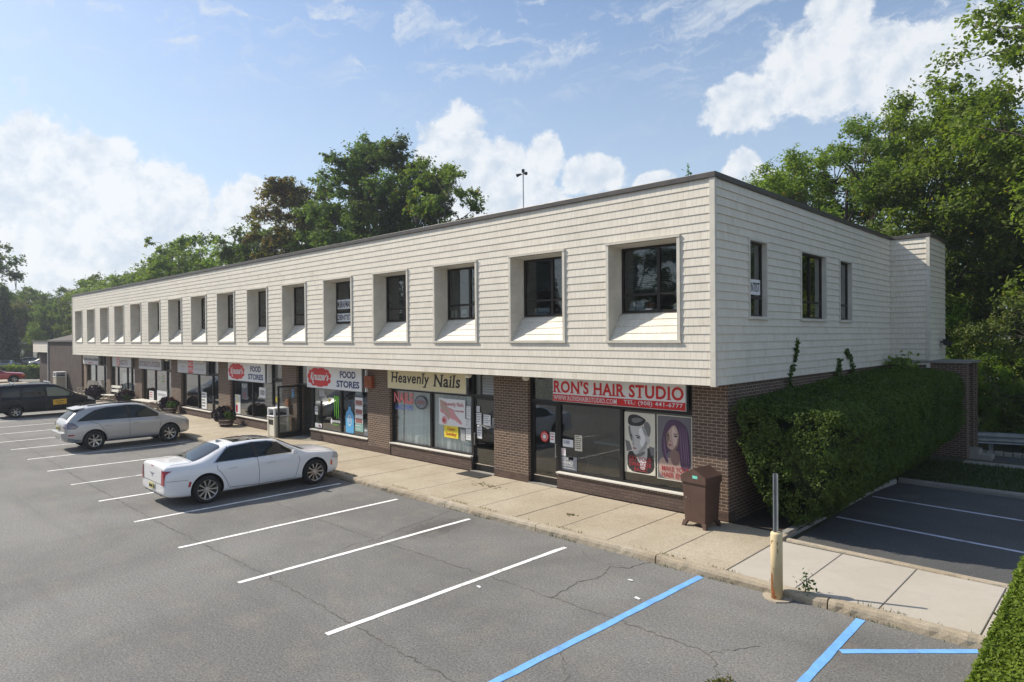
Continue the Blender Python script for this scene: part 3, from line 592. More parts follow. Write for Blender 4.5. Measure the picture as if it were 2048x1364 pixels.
# brick screen wall at the rear corner
o = MB(); o.box(-.04, 2.25, 13.3, 13.55, -.1, 3.25); o.box(1.9, 2.25, 13.55, 13.8, -.1, 3.25); o.box(.2, 2.3, 14.75, 15.0, -.1, 3.25); o.box(2.0, 2.25, 14.5, 14.75, -.1, 3.25); o.build('screen_wall', 'brown_brick', B)
o = MB(); o.box(-.04, 2.33, 13.22, 13.85, 3.25, 3.33); o.box(.2, 2.38, 13.86, 15.08, 3.248, 3.328); o.build('wall_coping', 'grey_concrete', B)
o = MB(); o.box(2.0, 2.5, 13.8, 14.5, -.1, .32); o.box(2.5, 2.85, 13.8, 14.5, -.1, .16); o.build('rear_step', 'grey_concrete', B)

# ------------------------------------------------------------------ signs above the shops
def sign_box(name, label, x0, x1, z0, z1, face, y=.60, group=None, depth=.2, frame='steel'):
    t = thing(name, label, 'sign', ((x0 + x1) / 2, y + depth / 2, z0), 0, group); L = t.location.copy()
    def loc(mb): mb.v = [(a - L.x, b - L.y, c - L.z) for a, b, c in mb.v]; return mb
    o = loc(MB().box(x0, x1, y, y + depth, z0, z1)).build('cabinet', frame, t); bevel(o, .006, 1)
    f = loc(MB().box(x0 + .02, x1 - .02, y - .004, y + .001, z0 + .02, z1 - .015)).build('face', face, t)
    return t, y - .004, f
def addtext(t, s, x0, x1, z0, z1, y, m_, **k):
    o = text(s, x0, x1, z0, z1, y, m_, None, **k); o.parent = t; o.matrix_parent_inverse = Matrix.Translation(-Vector(t.location)); return o
def addpoly(t, name, pts, y, m_, th=.003):
    o = MB().poly(pts, y, th).build(name, m_, t); o.matrix_parent_inverse = Matrix.Translation(-Vector(t.location)); return o
def addmb(t, mb, name, m_, **k):
    o = mb.build(name, m_, t, **k); o.matrix_parent_inverse = Matrix.Translation(-Vector(t.location)); return o
def rect(x0, x1, z0, z1): return [(x0, z0), (x1, z0), (x1, z1), (x0, z1)]

t, y, f = sign_box('shop_sign', "red and white hair studio sign above posters at the building's near corner", -5.02, -1.02, 2.505, 3.16, 'sign_white', .62, depth=.12)
addpoly(t, 'red_band', rect(-5.0, -1.04, 2.525, 2.705), y, 'sign_red')
addtext(t, "RON'S HAIR STUDIO", -4.97, -1.08, 2.745, 3.075, y, 'sign_red', bold=.028, serif=True)
addtext(t, 'WWW.RONSHAIRSTUDIO.COM', -4.97, -2.93, 2.555, 2.675, y - .003, 'paper_white', bold=.01, serif=True)
addtext(t, 'TEL: (908) 441-6777', -2.72, -1.10, 2.555, 2.68, y - .003, 'paper_white', bold=.01, serif=True)
t, y, f = sign_box('shop_sign', 'cream nail salon sign with bold black slanted lettering', -12.6, -8.5, 2.49, 3.16, 'cream_sign', .62, depth=.12)
addtext(t, 'Heavenly', -12.36, -10.28, 2.60, 3.07, y, 'ink_black', bold=.022, shear=.12, serif=True)
addtext(t, 'Nails', -10.05, -8.77, 2.66, 3.06, y, 'ink_black', bold=.022, shear=.12, serif=True)
def food_sign(x0, x1, label):
    t, y, f = sign_box('shop_sign', label, x0, x1, 2.26, 3.14, 'sign_white', .60, 'food store signs', .22)
    W_ = x1 - x0; cx = x0 + W_ * .245; cz = 2.705; pts = []
    n = 96
    for k in range(n):     # scalloped red cloud
        a = 2 * math.pi * k / n; sc = .93 + .13 * abs(math.sin(a * 5.5 + .4)) ** .6; pts.append((cx + W_ * .215 * sc * math.copysign(abs(math.cos(a)) ** .8, math.cos(a)), cz + .36 * sc * math.copysign(abs(math.sin(a)) ** .8, math.sin(a))))
    addpoly(t, 'red_cloud', pts, y, 'sign_red'); yy = y - .003
    addtext(t, 'Krauszer\u2019s', cx - W_ * .165, cx + W_ * .18, 2.58, 2.90, yy, 'paper_white', bold=.03, shear=.28)
    addpoly(t, 'flourish', [(cx - W_ * .158, 2.74), (cx - W_ * .142, 2.745), (cx - W_ * .095, 2.44), (cx - W_ * .115, 2.43)], yy, 'paper_white'); addpoly(t, 'flourish', rect(cx + W_ * .15, cx + W_ * .20, 2.665, 2.69), yy, 'paper_white')
    xa = x0 + W_ * .60
    addtext(t, 'FOOD', xa + W_ * .03, xa + W_ * .30, 2.735, 3.0, y, 'ink_navy', bold=.035); addtext(t, 'STORES', xa - W_ * .03, xa + W_ * .36, 2.375, 2.635, y, 'ink_navy', bold=.035)
    addmb(t, MB().box(x1 + .18, x1 + .24, .62, .8, 2.28, 3.1), 'end_cap', 'paper_white')
food_sign(-18.17, -14.17, 'food store sign with red cloud logo beside the orange box, nearer one'); food_sign(-25.8, -21.88, 'food store sign with red cloud logo farther along the shopfronts')
t, y, f = sign_box('shop_sign', 'grey restaurant sign with a red SINCE 1976 panel', -32.5, -28.5, 2.42, 3.12, 'sign_grey', .60, depth=.16)
addpoly(t, 'red_panel', rect(-30.95, -30.22, 2.44, 3.10), y, 'sign_red'); addtext(t, 'SINCE', -30.90, -30.27, 2.82, 3.03, y - .003, 'paper_white', bold=.02, serif=True); addtext(t, '1976', -30.90, -30.27, 2.50, 2.74, y - .003, 'paper_white', bold=.02, serif=True)
for s, a, b, z in [(0, -32.35, -31.1, 2.95), (0, -32.05, -31.35, 2.72), (0, -31.9, -31.5, 2.58), (0, -29.95, -28.85, 2.90), (0, -29.95, -28.8, 2.62)]:   # too small to read in the photo: worn rows of letters
    mb = MB(); x = a
    while x < b: w_ = random.uniform(.04, .08); mb.box(x, min(b, x + w_), y - .003, y, z, z + random.uniform(.06, .10)); x += w_ + random.choice((.02, .02, .07))
    addmb(t, mb, 'small_lettering', 'pale_grey')
t, y, f = sign_box('shop_sign', 'grey ristorante and pizzeria sign between two brick pillars', -39.1, -35.1, 2.45, 3.12, 'sign_grey', .60, depth=.16)
addtext(t, 'RISTORANTE & PIZZERIA', -38.95, -35.25, 2.62, 2.93, y, 'ink_maroon', bold=.012, serif=True)
t, y, f = sign_box('shop_sign', 'grey restaurant name sign with red square around its first letter', -44.65, -40.6, 2.46, 3.12, 'sign_grey', .60, depth=.16)
addpoly(t, 'red_square', rect(-43.6, -43.05, 2.50, 3.08), y, 'sign_red'); addpoly(t, 'white_square', rect(-43.54, -43.11, 2.55, 3.03), y - .003, 'paper_white'); addtext(t, 'E', -43.48, -43.17, 2.60, 2.98, y - .006, 'sign_red', bold=.02, serif=True); addtext(t, "NZO'S", -42.98, -41.35, 2.60, 2.94, y, 'ink_maroon', bold=.015, serif=True)
t, y, f = sign_box('shop_sign', 'faded white optical shop sign at the far end of the shopfronts', -52.15, -48.0, 2.46, 3.12, 'sign_grey', .60, depth=.16)
mb = MB(); x = -51.95
while x < -48.2: w_ = random.uniform(.08, .2); mb.box(x, x + w_, y - .003, y, 2.74, 2.74 + random.uniform(.12, .24)); x += w_ + .06
addmb(t, mb, 'worn_lettering', 'ink_black'); addpoly(t, 'red_line', rect(-50.6, -49.5, 2.54, 2.60), y, 'ink_red')

# ------------------------------------------------------------------ papers, posters and neon in the windows
PY = GY - .012
def paper(label, cat, x0, x1, z0, z1, m_='paper_white', name='notice', y=PY, rows=4, ink='pale_grey', txt=None, group=None, y_in=None):
    t = thing(name, label, cat, ((x0 + x1) / 2, y, z0), 0, group); addmb(t, MB().box(x0, x1, y - .003, y, z0, z1), 'sheet', m_)
    if txt:
        for s, a, b, c, d, mm in txt: addtext(t, s, a, b, c, d, y - .003, mm, bold=.015)
    elif rows:
        mb = MB(); h = (z1 - z0) / (rows + 1)
        for r in range(rows):
            z = z1 - h * (r + .9); x = x0 + (x1 - x0) * .1; e = x1 - (x1 - x0) * random.uniform(.1, .35)
            while x < e: w_ = random.uniform(.02, .06); mb.box(x, min(e, x + w_), y - .005, y - .003, z, z + h * .42); x += w_ + .015
        addmb(t, mb, 'print', ink)
    return t
# hair studio
paper('white notice with a no entry mark on the hair studio door', 'notice', -5.30, -5.12, 1.33, 1.62, y=GY - .035, rows=3, ink='ink_red')
t = thing('round_sticker', 'round red and white sticker on the hair studio door', 'sticker', (-5.50, GY - .03, 1.47)); 
def disc(r, n=28, cx=0, cz=0, rz=1): return [(cx + r * math.cos(2 * math.pi * k / n), cz + rz * r * math.sin(2 * math.pi * k / n)) for k in range(n)]
for nm, r, m_, k in (('ring', .15, 'sign_red', 0), ('band', .105, 'paper_white', 1), ('ring', .09, 'ink_red', 2), ('centre', .06, 'paper_white', 3)): MB().poly(disc(r), -.003 * k, .002).build(nm, m_, t)
paper('white closed sign with clock face in the hair studio window', 'notice', -4.86, -4.50, 1.27, 1.47, 'paper_white', txt=[('CLOSED', -4.83, -4.62, 1.36, 1.44, 'ink_navy')], y=GY - .015)
paper('small pink and white notice at the hair studio window edge', 'notice', -4.92, -4.76, 1.02, 1.22, 'paper_white', rows=3, ink='pink')
paper('narrow white strip label low in the hair studio window', 'notice', -4.75, -4.50, .93, 1.01, rows=1, ink='ink_black')
paper('cream opening hours card hanging in the hair studio window', 'notice', -4.45, -4.20, 1.20, 1.62, 'paper_cream', rows=7, ink='ink_black')
t = paper('dark now hiring board at the bottom of the hair studio window', 'sign', -4.92, -4.38, .63, 1.02, 'blue_grey_paint', name='hiring_sign', txt=[('NOW', -4.90, -4.66, .90, .99, 'paper_white'), ('HIRING!', -4.90, -4.51, .80, .89, 'paper_white'), ('HAIRSTYLISTS', -4.90, -4.50, .74, .785, 'paper_white')]); addpoly(t, 'stripe', rect(-4.9, -4.45, .69, .70), PY - .003, 'paper_white')
# posters with portraits, each coordinate measured on the poster itself
def poster(label, x0, x1, z0, z1, px, bgm):
    t = thing('poster', label, 'poster', ((x0 + x1) / 2, GY + .03, z0)); (a, b, c, d) = px; Y = GY - .012
    addmb(t, MB().box(x0, x1, Y - .003, Y, z0, z1), 'border', 'paper_cream'); st = [0]
    def P(name, pts, m_):
        if len(pts) > 4 or name in ('hair_light', 'neck'):
            for _ in range(2): pts = [q for (p_, r_) in zip(pts, pts[1:] + pts[:1]) for q in ((p_[0] * .75 + r_[0] * .25, p_[1] * .75 + r_[1] * .25), (p_[0] * .25 + r_[0] * .75, p_[1] * .25 + r_[1] * .75))]
        st[0] += 1; q = [(x0 + (u - a) / (b - a) * (x1 - x0), z1 - (v - c) / (d - c) * (z1 - z0)) for u, v in pts]
        q = [(min(max(x, x0 + .02), x1 - .02), min(max(z, z0 + .02), z1 - .02)) for x, z in q]
        addpoly(t, name, q, Y - .003 - .0004 * st[0], m_, .0003)
    P('background', [(a, c), (b, c), (b, d), (a, d)], bgm)
    def X(u): return x0 + (u - a) / (b - a) * (x1 - x0)
    def Z(v): return z1 - (v - c) / (d - c) * (z1 - z0)
    def TX(s, u0, u1, v0, v1): st[0] += 1; addtext(t, s, X(u0), X(u1), Z(v1), Z(v0), Y - .004 - .0004 * st[0], 'poster_red', bold=.015, th=.001)
    return t, P, TX
t, P, TX = poster('hair studio poster of a man with slicked back hair, left of the pair', -2.86, -1.98, .86, 2.36, (190, 690, 185, 1160), 'paper_cream')
P('jacket', [(235, 830), (330, 800), (430, 870), (600, 700), (660, 780), (690, 1160), (235, 1160)], 'poster_dark')
P('collar', [(200, 640), (270, 660), (320, 790), (230, 830)], 'grey_shade'); P('collar', [(590, 700), (680, 720), (690, 880), (620, 830)], 'grey_shade')
P('neck', [(360, 850), (560, 640), (570, 880), (520, 1000), (430, 1000)], 'grey_skin')
P('shirt', [(440, 900), (560, 880), (520, 1100), (450, 1080)], 'paper_white')
P('face', [(252, 380), (480, 390), (560, 520), (600, 590), (575, 680), (500, 790), (400, 860), (345, 850), (325, 800), (335, 740), (310, 690), (325, 620), (262, 520)], 'grey_skin')
P('cheek_shadow', [(252, 400), (285, 400), (300, 520), (330, 560), (318, 660), (300, 640), (262, 530)], 'grey_shade')
P('ear', [(570, 590), (610, 575), (605, 640), (580, 690)], 'grey_skin')
P('hair', [(250, 400), (248, 270), (300, 220), (400, 215), (500, 260), (560, 300), (480, 390), (400, 405)], 'poster_dark')
P('hair', [(500, 380), (560, 300), (615, 370), (625, 450), (600, 560), (570, 545), (550, 470)], 'grey_shade')
P('hair', [(300, 290), (400, 260), (520, 285), (440, 340), (330, 360)], 'grey_shade')
P('eyebrow', [(370, 545), (420, 548), (470, 575), (465, 583), (415, 562), (372, 560)], 'poster_dark'); P('eye', [(385, 580), (420, 572), (455, 590), (420, 600)], 'poster_dark'); P('eyebrow', [(285, 545), (325, 560), (322, 572), (285, 558)], 'poster_dark')
P('nose_shadow', [(325, 690), (355, 690), (350, 705), (330, 706)], 'grey_shade'); P('face_light', [(430, 430), (500, 420), (540, 560), (520, 690), (470, 740), (440, 650), (470, 600), (430, 520)], 'paper_white'); P('temple', [(470, 395), (500, 385), (560, 500), (560, 560), (520, 540)], 'grey_mid'); P('jaw_shadow', [(560, 620), (575, 680), (500, 790), (420, 850), (400, 830), (500, 720), (530, 640)], 'grey_mid'); P('nose', [(340, 560), (350, 640), (335, 695), (325, 690), (330, 620)], 'grey_mid')
P('mouth', [(330, 742), (375, 752), (400, 768), (365, 775), (335, 770)], 'lip'); P('chin_shadow', [(345, 850), (400, 860), (520, 780), (540, 830), (430, 900), (370, 880)], 'grey_shade')
TX('GET YOUR', 262, 640, 885, 960); TX('SWAGGER', 272, 636, 975, 1050); TX('BACK!', 352, 566, 1060, 1125)
t, P, TX = poster('hair studio poster of a woman with long purple hair, right of the pair', -1.93, -1.00, .82, 2.36, (700, 1225, 205, 1220), 'poster_purple_grey')
P('shoulder', [(720, 900), (850, 860), (1100, 900), (1200, 1000), (1210, 1220), (740, 1220)], 'skin')
P('hair', [(760, 700), (790, 480), (850, 300), (950, 255), (1080, 290), (1170, 400), (1200, 700), (1200, 1040), (1060, 1060), (1040, 760), (840, 760), (880, 1000), (800, 880)], 'purple_hair')
P('neck', [(880, 740), (1040, 730), (1050, 960), (930, 1000)], 'skin_shade'); P('face', [(860, 470), (950, 340), (1000, 380), (1035, 500), (1030, 640), (990, 730), (930, 750), (870, 720), (845, 640), (840, 540)], 'skin')
P('face_light', [(940, 380), (975, 400), (1000, 470), (1010, 560), (1000, 640), (960, 690), (945, 600), (930, 520), (925, 430)], 'skin_light'); P('cheek_shadow', [(1035, 500), (1030, 640), (990, 730), (930, 750), (950, 725), (1000, 660), (1015, 560)], 'skin_shade'); P('nose', [(885, 500), (900, 560), (885, 600), (878, 590)], 'skin_shade')
P('cheek_shadow', [(840, 500), (880, 440), (890, 560), (880, 600), (860, 680), (845, 640)], 'skin_shade'); P('eyebrow', [(945, 485), (1010, 478), (1030, 492), (1010, 490), (950, 497)], 'poster_dark'); P('eye', [(950, 520), (985, 505), (1020, 525), (985, 540)], 'poster_dark'); P('eye', [(850, 515), (880, 505), (890, 525), (865, 532)], 'poster_dark')
P('nose_shadow', [(885, 600), (925, 600), (915, 612), (890, 612)], 'skin_shade'); P('mouth', [(865, 660), (900, 645), (940, 668), (900, 685), (870, 680)], 'lip')
P('hair', [(1010, 370), (1060, 300), (1150, 400), (1190, 700), (1195, 1000), (1090, 1010), (1050, 700), (1040, 500)], 'purple_hair')
for k, (u0, u1) in enumerate([(1060, 1075), (1095, 1115), (1130, 1140), (1155, 1170)]): P('hair_light', [(u0 - 20, 380), (u0 - 8, 375), (u1 + 15, 900), (u1, 960)], 'purple_light')
P('hair_light', [(800, 560), (815, 500), (835, 760), (880, 930), (870, 940), (815, 780)], 'purple_light')
TX('MAKE YOUR', 775, 1190, 1000, 1080); TX('HAIR ENVY', 772, 1190, 1095, 1180)
# salon chairs, counter inside the hair studio
def chair(x, y, rz, label):
    t = thing('salon_chair', label, 'chair', (x, y, SW), rz, 'waiting chairs in the hair studio')
    o = MB(); o.box(-.26, .26, -.25, .25, .42, .50); bevel(o.build('seat', 'black_plastic', t), .03)
    o = MB(); o.hexa([(-.25, .20, .5), (.25, .20, .5), (.25, .26, .5), (-.25, .26, .5)], [(-.22, .30, .95), (.22, .30, .95), (.22, .36, .95), (-.22, .36, .95)]); bevel(o.build('backrest', 'black_plastic', t), .04)
    for sx in (-1, 1):
        for sy in (-1, 1): MB().tube((sx * .23, sy * .22, 0), (sx * .22, sy * .2, .42), .014).build('leg', 'chrome', t)
chair(-4.05, 1.35, R(200), 'left black waiting chair behind the hair studio window'); chair(-3.45, 1.3, R(190), 'right black waiting chair behind the hair studio window')
t = thing('counter', 'white topped reception counter inside the hair studio', 'counter', (-3.6, 3.0, SW)); MB().box(-1.6, 1.4, -.3, .3, .95, 1.02).build('top', 'shelf_white', t); MB().box(-1.5, 1.3, -.2, .25, 0, .95).build('front', 'door_wood', t)
# nail salon: curtains, neon, poster
def curtain(x0, x1, label):
    o = MB(); n = int((x1 - x0) / .035); pr = None; ph = random.random() * 6
    for k in range(n + 1):
        x = x0 + (x1 - x0) * k / n; yy = GY + .13 + .035 * math.sin(k * .9 + ph + math.sin(k * .17) * 2) + .02 * math.sin(k * .37)
        e = ((x + .03 * math.sin(k * .3), yy - .03, .62), (x, yy, 2.5))
        if pr: o.quad(pr[0], e[0], e[1], pr[1])
        pr = e
    return tag(o.build('curtain', 'curtain', smooth=True), label, 'curtain', 'nail salon curtains')
curtain(-12.5, -12.12, 'narrow pale curtain at the left edge of the nail salon window'); curtain(-12.08, -10.5, 'wide pale curtain in the left half of the nail salon window'); curtain(-10.4, -8.45, 'wide pale curtain in the right half of the nail salon window')
NYo = GY - .03
t = thing('neon_sign', 'red nails neon lettering with blue letters below in salon window', 'neon sign', (-12.0, NYo, 1.75)); addtext(t, 'NAILS', -12.50, -11.42, 1.99, 2.36, NYo + .0, 'neon_red', bold=.035); addtext(t, 'NAILS', -12.47, -11.46, 2.03, 2.32, NYo - .005, 'pink', bold=-.01); addtext(t, 'LAC-TIPS', -12.42, -11.46, 1.76, 1.93, NYo, 'neon_blue', bold=.02)
t = thing('open_sign', 'dark oval unlit open sign in the nail salon window', 'neon sign', (-11.0, NYo, 2.0)); addpoly(t, 'board', [(-11.0 + .33 * math.cos(k * .26), 2.07 + .235 * math.sin(k * .26)) for k in range(24)], NYo, 'ink_black'); addpoly(t, 'rim', [(-11.0 + .29 * math.cos(k * .26), 2.07 + .20 * math.sin(k * .26)) for k in range(24)], NYo - .003, 'blue_grey_paint'); addtext(t, 'OPEN', -11.22, -10.78, 2.0, 2.14, NYo - .006, 'lip', bold=.03)
t = paper('large nail salon window poster showing a manicured hand and rose', 'poster', -10.05, -8.78, 1.42, 2.28, 'paper_white', name='poster', rows=0, y=NYo)
Yp = NYo - .004
addpoly(t, 'hand', [(-10.0, 2.24), (-9.85, 2.20), (-9.62, 2.02), (-9.52, 1.95), (-9.50, 1.72), (-9.58, 1.58), (-9.72, 1.80), (-9.98, 1.98)], Yp, 'skin'); addpoly(t, 'hand', [(-9.56, 2.0), (-9.44, 1.98), (-9.22, 1.78), (-8.98, 1.60), (-8.92, 1.52), (-9.0, 1.50), (-9.28, 1.62), (-9.50, 1.66)], Yp - .002, 'pink'); addpoly(t, 'hand', [(-9.98, 1.96), (-9.72, 1.84), (-9.62, 1.66), (-9.80, 1.78), (-9.98, 1.84)], Yp - .003, 'pink')
addpoly(t, 'rose', disc(.13, 14, -9.78, 1.58), Yp - .004, 'pink'); addpoly(t, 'rose', disc(.06, 10, -9.80, 1.57), Yp - .006, 'ink_red')
addtext(t, 'Heavenly Nails', -9.80, -8.86, 2.02, 2.18, Yp, 'ink_red', bold=.01, serif=True); addtext(t, '(973) 448-0988', -9.42, -8.86, 1.87, 1.94, Yp, 'ink_red', bold=.01)
paper('yellow open sunday sign under the nail salon poster', 'sign', -9.80, -9.12, 1.03, 1.42, 'yellow_paper', name='paper_sign', y=NYo, txt=[('Open', -9.64, -9.28, 1.24, 1.38, 'ink_red'), ('Sunday', -9.72, -9.2, 1.07, 1.22, 'ink_red')])
for (a, b, c, d, l) in [(-8.73, -8.53, 1.72, 2.1, 'tall white price list beside the nail salon poster'), (-8.78, -8.53, 1.42, 1.70, 'pale blue notice below the price list in the salon window'), (-8.76, -8.53, 1.05, 1.40, 'white notice with a round face mark in the salon window'), (-9.0, -8.8, 1.0, 1.34, 'dark grey card right of the yellow open sunday sign')]: paper(l, 'notice', a, b, c, d, 'paper_white' if 'dark' not in l else 'pale_grey', y=NYo, rows=5)
for (a, b, c, d, l) in [(-8.27, -8.05, 1.58, 1.93, 'blue topped notice on the nail salon door'), (-8.25, -8.03, 1.15, 1.53, 'white round mask notice low on the nail salon door'), (-7.95, -7.65, 1.58, 1.90, 'white handwritten notice in the middle of the nail salon door'), (-8.26, -8.12, 1.96, 2.14, 'tiny white notice at the top of the nail salon door')]: paper(l, 'notice', a, b, c, d, y=NYo, rows=4, ink='blue_grey_paint')
# food store windows
t = paper('round dark sports helmet decal in the food store window', 'decal', -17.62, -17.2, 1.9, 2.2, 'pale_grey', name='decal', rows=0); addpoly(t, 'grey_shape', [(-17.6, 1.85), (-17.1, 2.0), (-16.9, 1.75), (-17.7, 1.72)], PY - .004, 'grey_car_paint')
t = thing('energy_drink_decal', 'green claw mark energy drink decal in the food store window', 'decal', (-16.3, PY, 1.1))
for k in range(3):
    x = -16.47 + k * .13; addpoly(t, 'claw', [(x - .05, 1.98), (x + .05, 1.98), (x + .035, 1.6), (x + .045, 1.3), (x + .0, 1.05 + .08 * (k == 0)), (x - .012, 1.3), (x - .02, 1.5)], PY, 'monster_green')
addtext(t, 'MONSTER', -16.6, -16.05, .93, 1.03, PY, 'paper_white', bold=.03); addtext(t, 'ENERGY', -16.55, -16.15, .84, .89, PY, 'monster_green', bold=.02); addpoly(t, 'diamond', [(-16.78, .96), (-16.70, .84), (-16.62, .96), (-16.70, 1.1)], PY, 'paper_white')
paper('white paper with a black animal mark in the food store window', 'notice', -17.98, -17.75, 1.15, 1.48, rows=2, ink='ink_black'); t = paper('white and red sticker low in the food store window corner', 'sticker', -17.98, -17.45, .62, .80, rows=0, name='sticker'); addpoly(t, 'red_mark', [(-17.75, .68), (-17.6, .74), (-17.5, .70), (-17.6, .66)], PY - .004, 'ink_red')
paper('yellow tag hanging above the green claw mark', 'notice', -17.0, -16.8, 1.72, 1.86, 'yellow_paper', rows=1)
t = thing('bottle_poster', 'large blue water bottle cut out in the food store window', 'poster', (-15.4, PY, .6)); addpoly(t, 'bottle', [(-15.66, .60), (-15.60, .56), (-15.20, .56), (-15.12, .62), (-15.10, 1.25), (-15.18, 1.42), (-15.30, 1.50), (-15.30, 1.62), (-15.48, 1.62), (-15.48, 1.50), (-15.62, 1.42), (-15.68, 1.25)], PY, 'bottle_blue'); addpoly(t, 'cap', rect(-15.45, -15.33, 1.62, 1.76), PY, 'ink_navy'); addpoly(t, 'label', disc(.14, 16, -15.4, 1.1, 1.5), PY - .003, 'paper_white'); addpoly(t, 'label', disc(.11, 16, -15.4, 1.1, 1.5), PY - .005, 'bottle_blue'); addtext(t, 'ICE', -15.48, -15.32, 1.05, 1.17, PY - .008, 'paper_white', bold=.02)
for k, (c, d) in enumerate([(1.72, 2.02), (1.38, 1.70), (1.04, 1.36)]):
    t = paper(['top', 'middle', 'bottom'][k] + ' white and red lottery panel in the food store window', 'sign', -15.02, -14.5, c, d, 'ink_red' if 0 else 'paper_white', name='lottery_panel', rows=0); addpoly(t, 'red_field', rect(-14.98, -14.54, c + .02, c + .19), PY - .004, 'lip'); addmb(t, MB().box(-14.78, -14.75, PY - .006, PY - .004, c + .03, c + .18), 'divider', 'paper_white')
paper('pale teal lottery notice below the red panels', 'sign', -15.02, -14.48, .74, 1.03, 'teal_panel', name='lottery_panel', txt=[('New Jersey', -14.98, -14.56, .9, 1.0, 'paper_white'), ('Lottery', -14.96, -14.6, .78, .88, 'paper_white')])
paper('faded blue lottery panel at the top right of the food store window', 'sign', -15.0, -14.5, 2.05, 2.22, 'blue_grey_paint', name='lottery_panel', rows=1, ink='teal_panel'); paper('small blue bag picture in the lower right window corner', 'poster', -14.42, -14.12, .62, .92, 'blue_grey_paint', rows=1, ink='paper_white')
paper('white hundred sign in the farther food store window', 'sign', -23.0, -22.35, 1.55, 2.02, rows=0, txt=[('100', -22.9, -22.45, 1.66, 1.9, 'ink_black')], name='paper_sign'); paper('yellow and red advert at the left of the farther food store window', 'poster', -25.6, -25.0, .62, 1.55, 'paper_white', rows=0, name='poster', txt=[('2', -25.5, -25.2, 1.15, 1.5, 'yellow_paper'), ('1', -25.5, -25.3, .7, 1.05, 'ink_red')]); paper('play sign with soft drink picture in the farther food store window', 'poster', -24.85, -24.2, 1.35, 2.15, 'blue_grey_paint', name='poster', txt=[('PLAY', -24.8, -24.25, 1.92, 2.1, 'paper_white'), ('0', -24.6, -24.45, 1.4, 1.75, 'ink_red')])
t = thing('round_sticker', 'yellow round sticker on the farther food store door', 'sticker', (-21.2, PY - .03, 1.55)); MB().poly(disc(.14), 0, .002).build('disc', 'yellow_paper', t); paper('white and blue notice on the farther food store door', 'notice', -21.35, -21.05, 1.0, 1.32, rows=3, ink='neon_blue', y=PY - .02)
# restaurant windows
paper('tall white menu board standing in the restaurant window', 'notice', -29.75, -29.1, .52, 1.45, rows=5, ink='ink_black', name='menu_board'); paper('white and red banner low in the pizzeria window', 'banner', -36.6, -34.95, .50, 1.2, name='banner', rows=1); paper('white help wanted card low in the pizzeria window', 'notice', -38.0, -37.2, .55, 1.1, rows=3, ink='ink_red')
t = thing('neon_sign', 'green pizza neon outline in the pizzeria window', 'neon sign', (-35.7, NYo, 1.6)); addtext(t, 'HOT', -35.85, -35.5, 1.95, 2.12, NYo, 'monster_green', bold=.0); addtext(t, 'PIZZA', -35.88, -35.46, 1.72, 1.86, NYo, 'monster_green', bold=.0)
for a, b, l in [(-44.1, -42.3, 'left'), (-42.1, -41.4, 'right')]: o = MB().box(a, b, GY + .2, GY + .22, .5, 2.0); tag(o.build('curtain', 'curtain'), l + ' grey curtain behind the restaurant name sign window', 'curtain', 'restaurant curtains')
tag(MB().box(-38.3, -35.0, GY + .3, GY + .34, 1.65, 2.6).build('red_drape', 'dark_red_cloth'), 'dark red drape hanging inside the pizzeria', 'drape')
tag(MB().box(-51.4, -49.8, GY + .1, GY + .13, .5, 2.4).build('window_blind', 'teal_panel'), 'pale teal blind in the farthest shop window', 'blind')
# shelves of goods behind the food store windows
def shelf(x, y, w, label):
    t = thing('shelf', label, 'shelf', (x, y, SW), 0, 'food store shelves'); MB().box(-w / 2, w / 2, .0, .05, 0, 1.7).build('back_panel', 'shelf_white', t)
    for k in range(4):
        MB().box(-w / 2, w / 2, -.35, 0, .2 + k * .42, .23 + k * .42).build('board', 'steel', t); g_ = MB(); x_ = -w / 2 + .05
        while x_ < w / 2 - .1: b_ = random.uniform(.06, .16); g_.box(x_, x_ + b_, -.3, -.05, .23 + k * .42, .23 + k * .42 + random.uniform(.12, .3)); x_ += b_ + .02
        g_.build('goods', 'goods', t)
shelf(-16.2, 2.6, 3.2, 'stocked grey shelf behind the nearer food store window'); shelf(-23.6, 2.8, 3.4, 'stocked grey shelf behind the farther food store window')
# ladder of papers in the upper windows
Yu = WD - .016
def upper_paper(label, x0, x1, z0, z1, s, tx): return paper(label, 'sign', x0, x1, z0, z1, name='paper_sign', y=Yu, txt=[(s, *tx, z0 + .05, z1 - .05, 'ink_black')])
x0, x1 = WINS[4]; a = x0 + .14
upper_paper("dentist's name card in an upper window, above the dentist card", a + .02, a + 1.05, 5.35, 5.70, 'M.BRAFMAN D.D.S.', (a + .05, a + 1.5)); upper_paper('dentist card under the name card in the same upper window', a + .02, a + 1.05, 4.88, 5.18, 'DENTIST', (a + .06, a + 1.02))
t = thing('paper_sign', 'dentist card in the narrow side wall window', 'sign', (-.104, 2.0, 5.2)); o = MB().box(-.002, .0, -.28, .53, 0, .36); o.build('sheet', 'paper_white', t)
o = text('DENTIST', 1.80, 2.48, 5.27, 5.49, 0, 'ink_black', None, bold=.015, side=-.100); o.parent = t; o.matrix_parent_inverse = Matrix.Translation(-Vector(t.location))
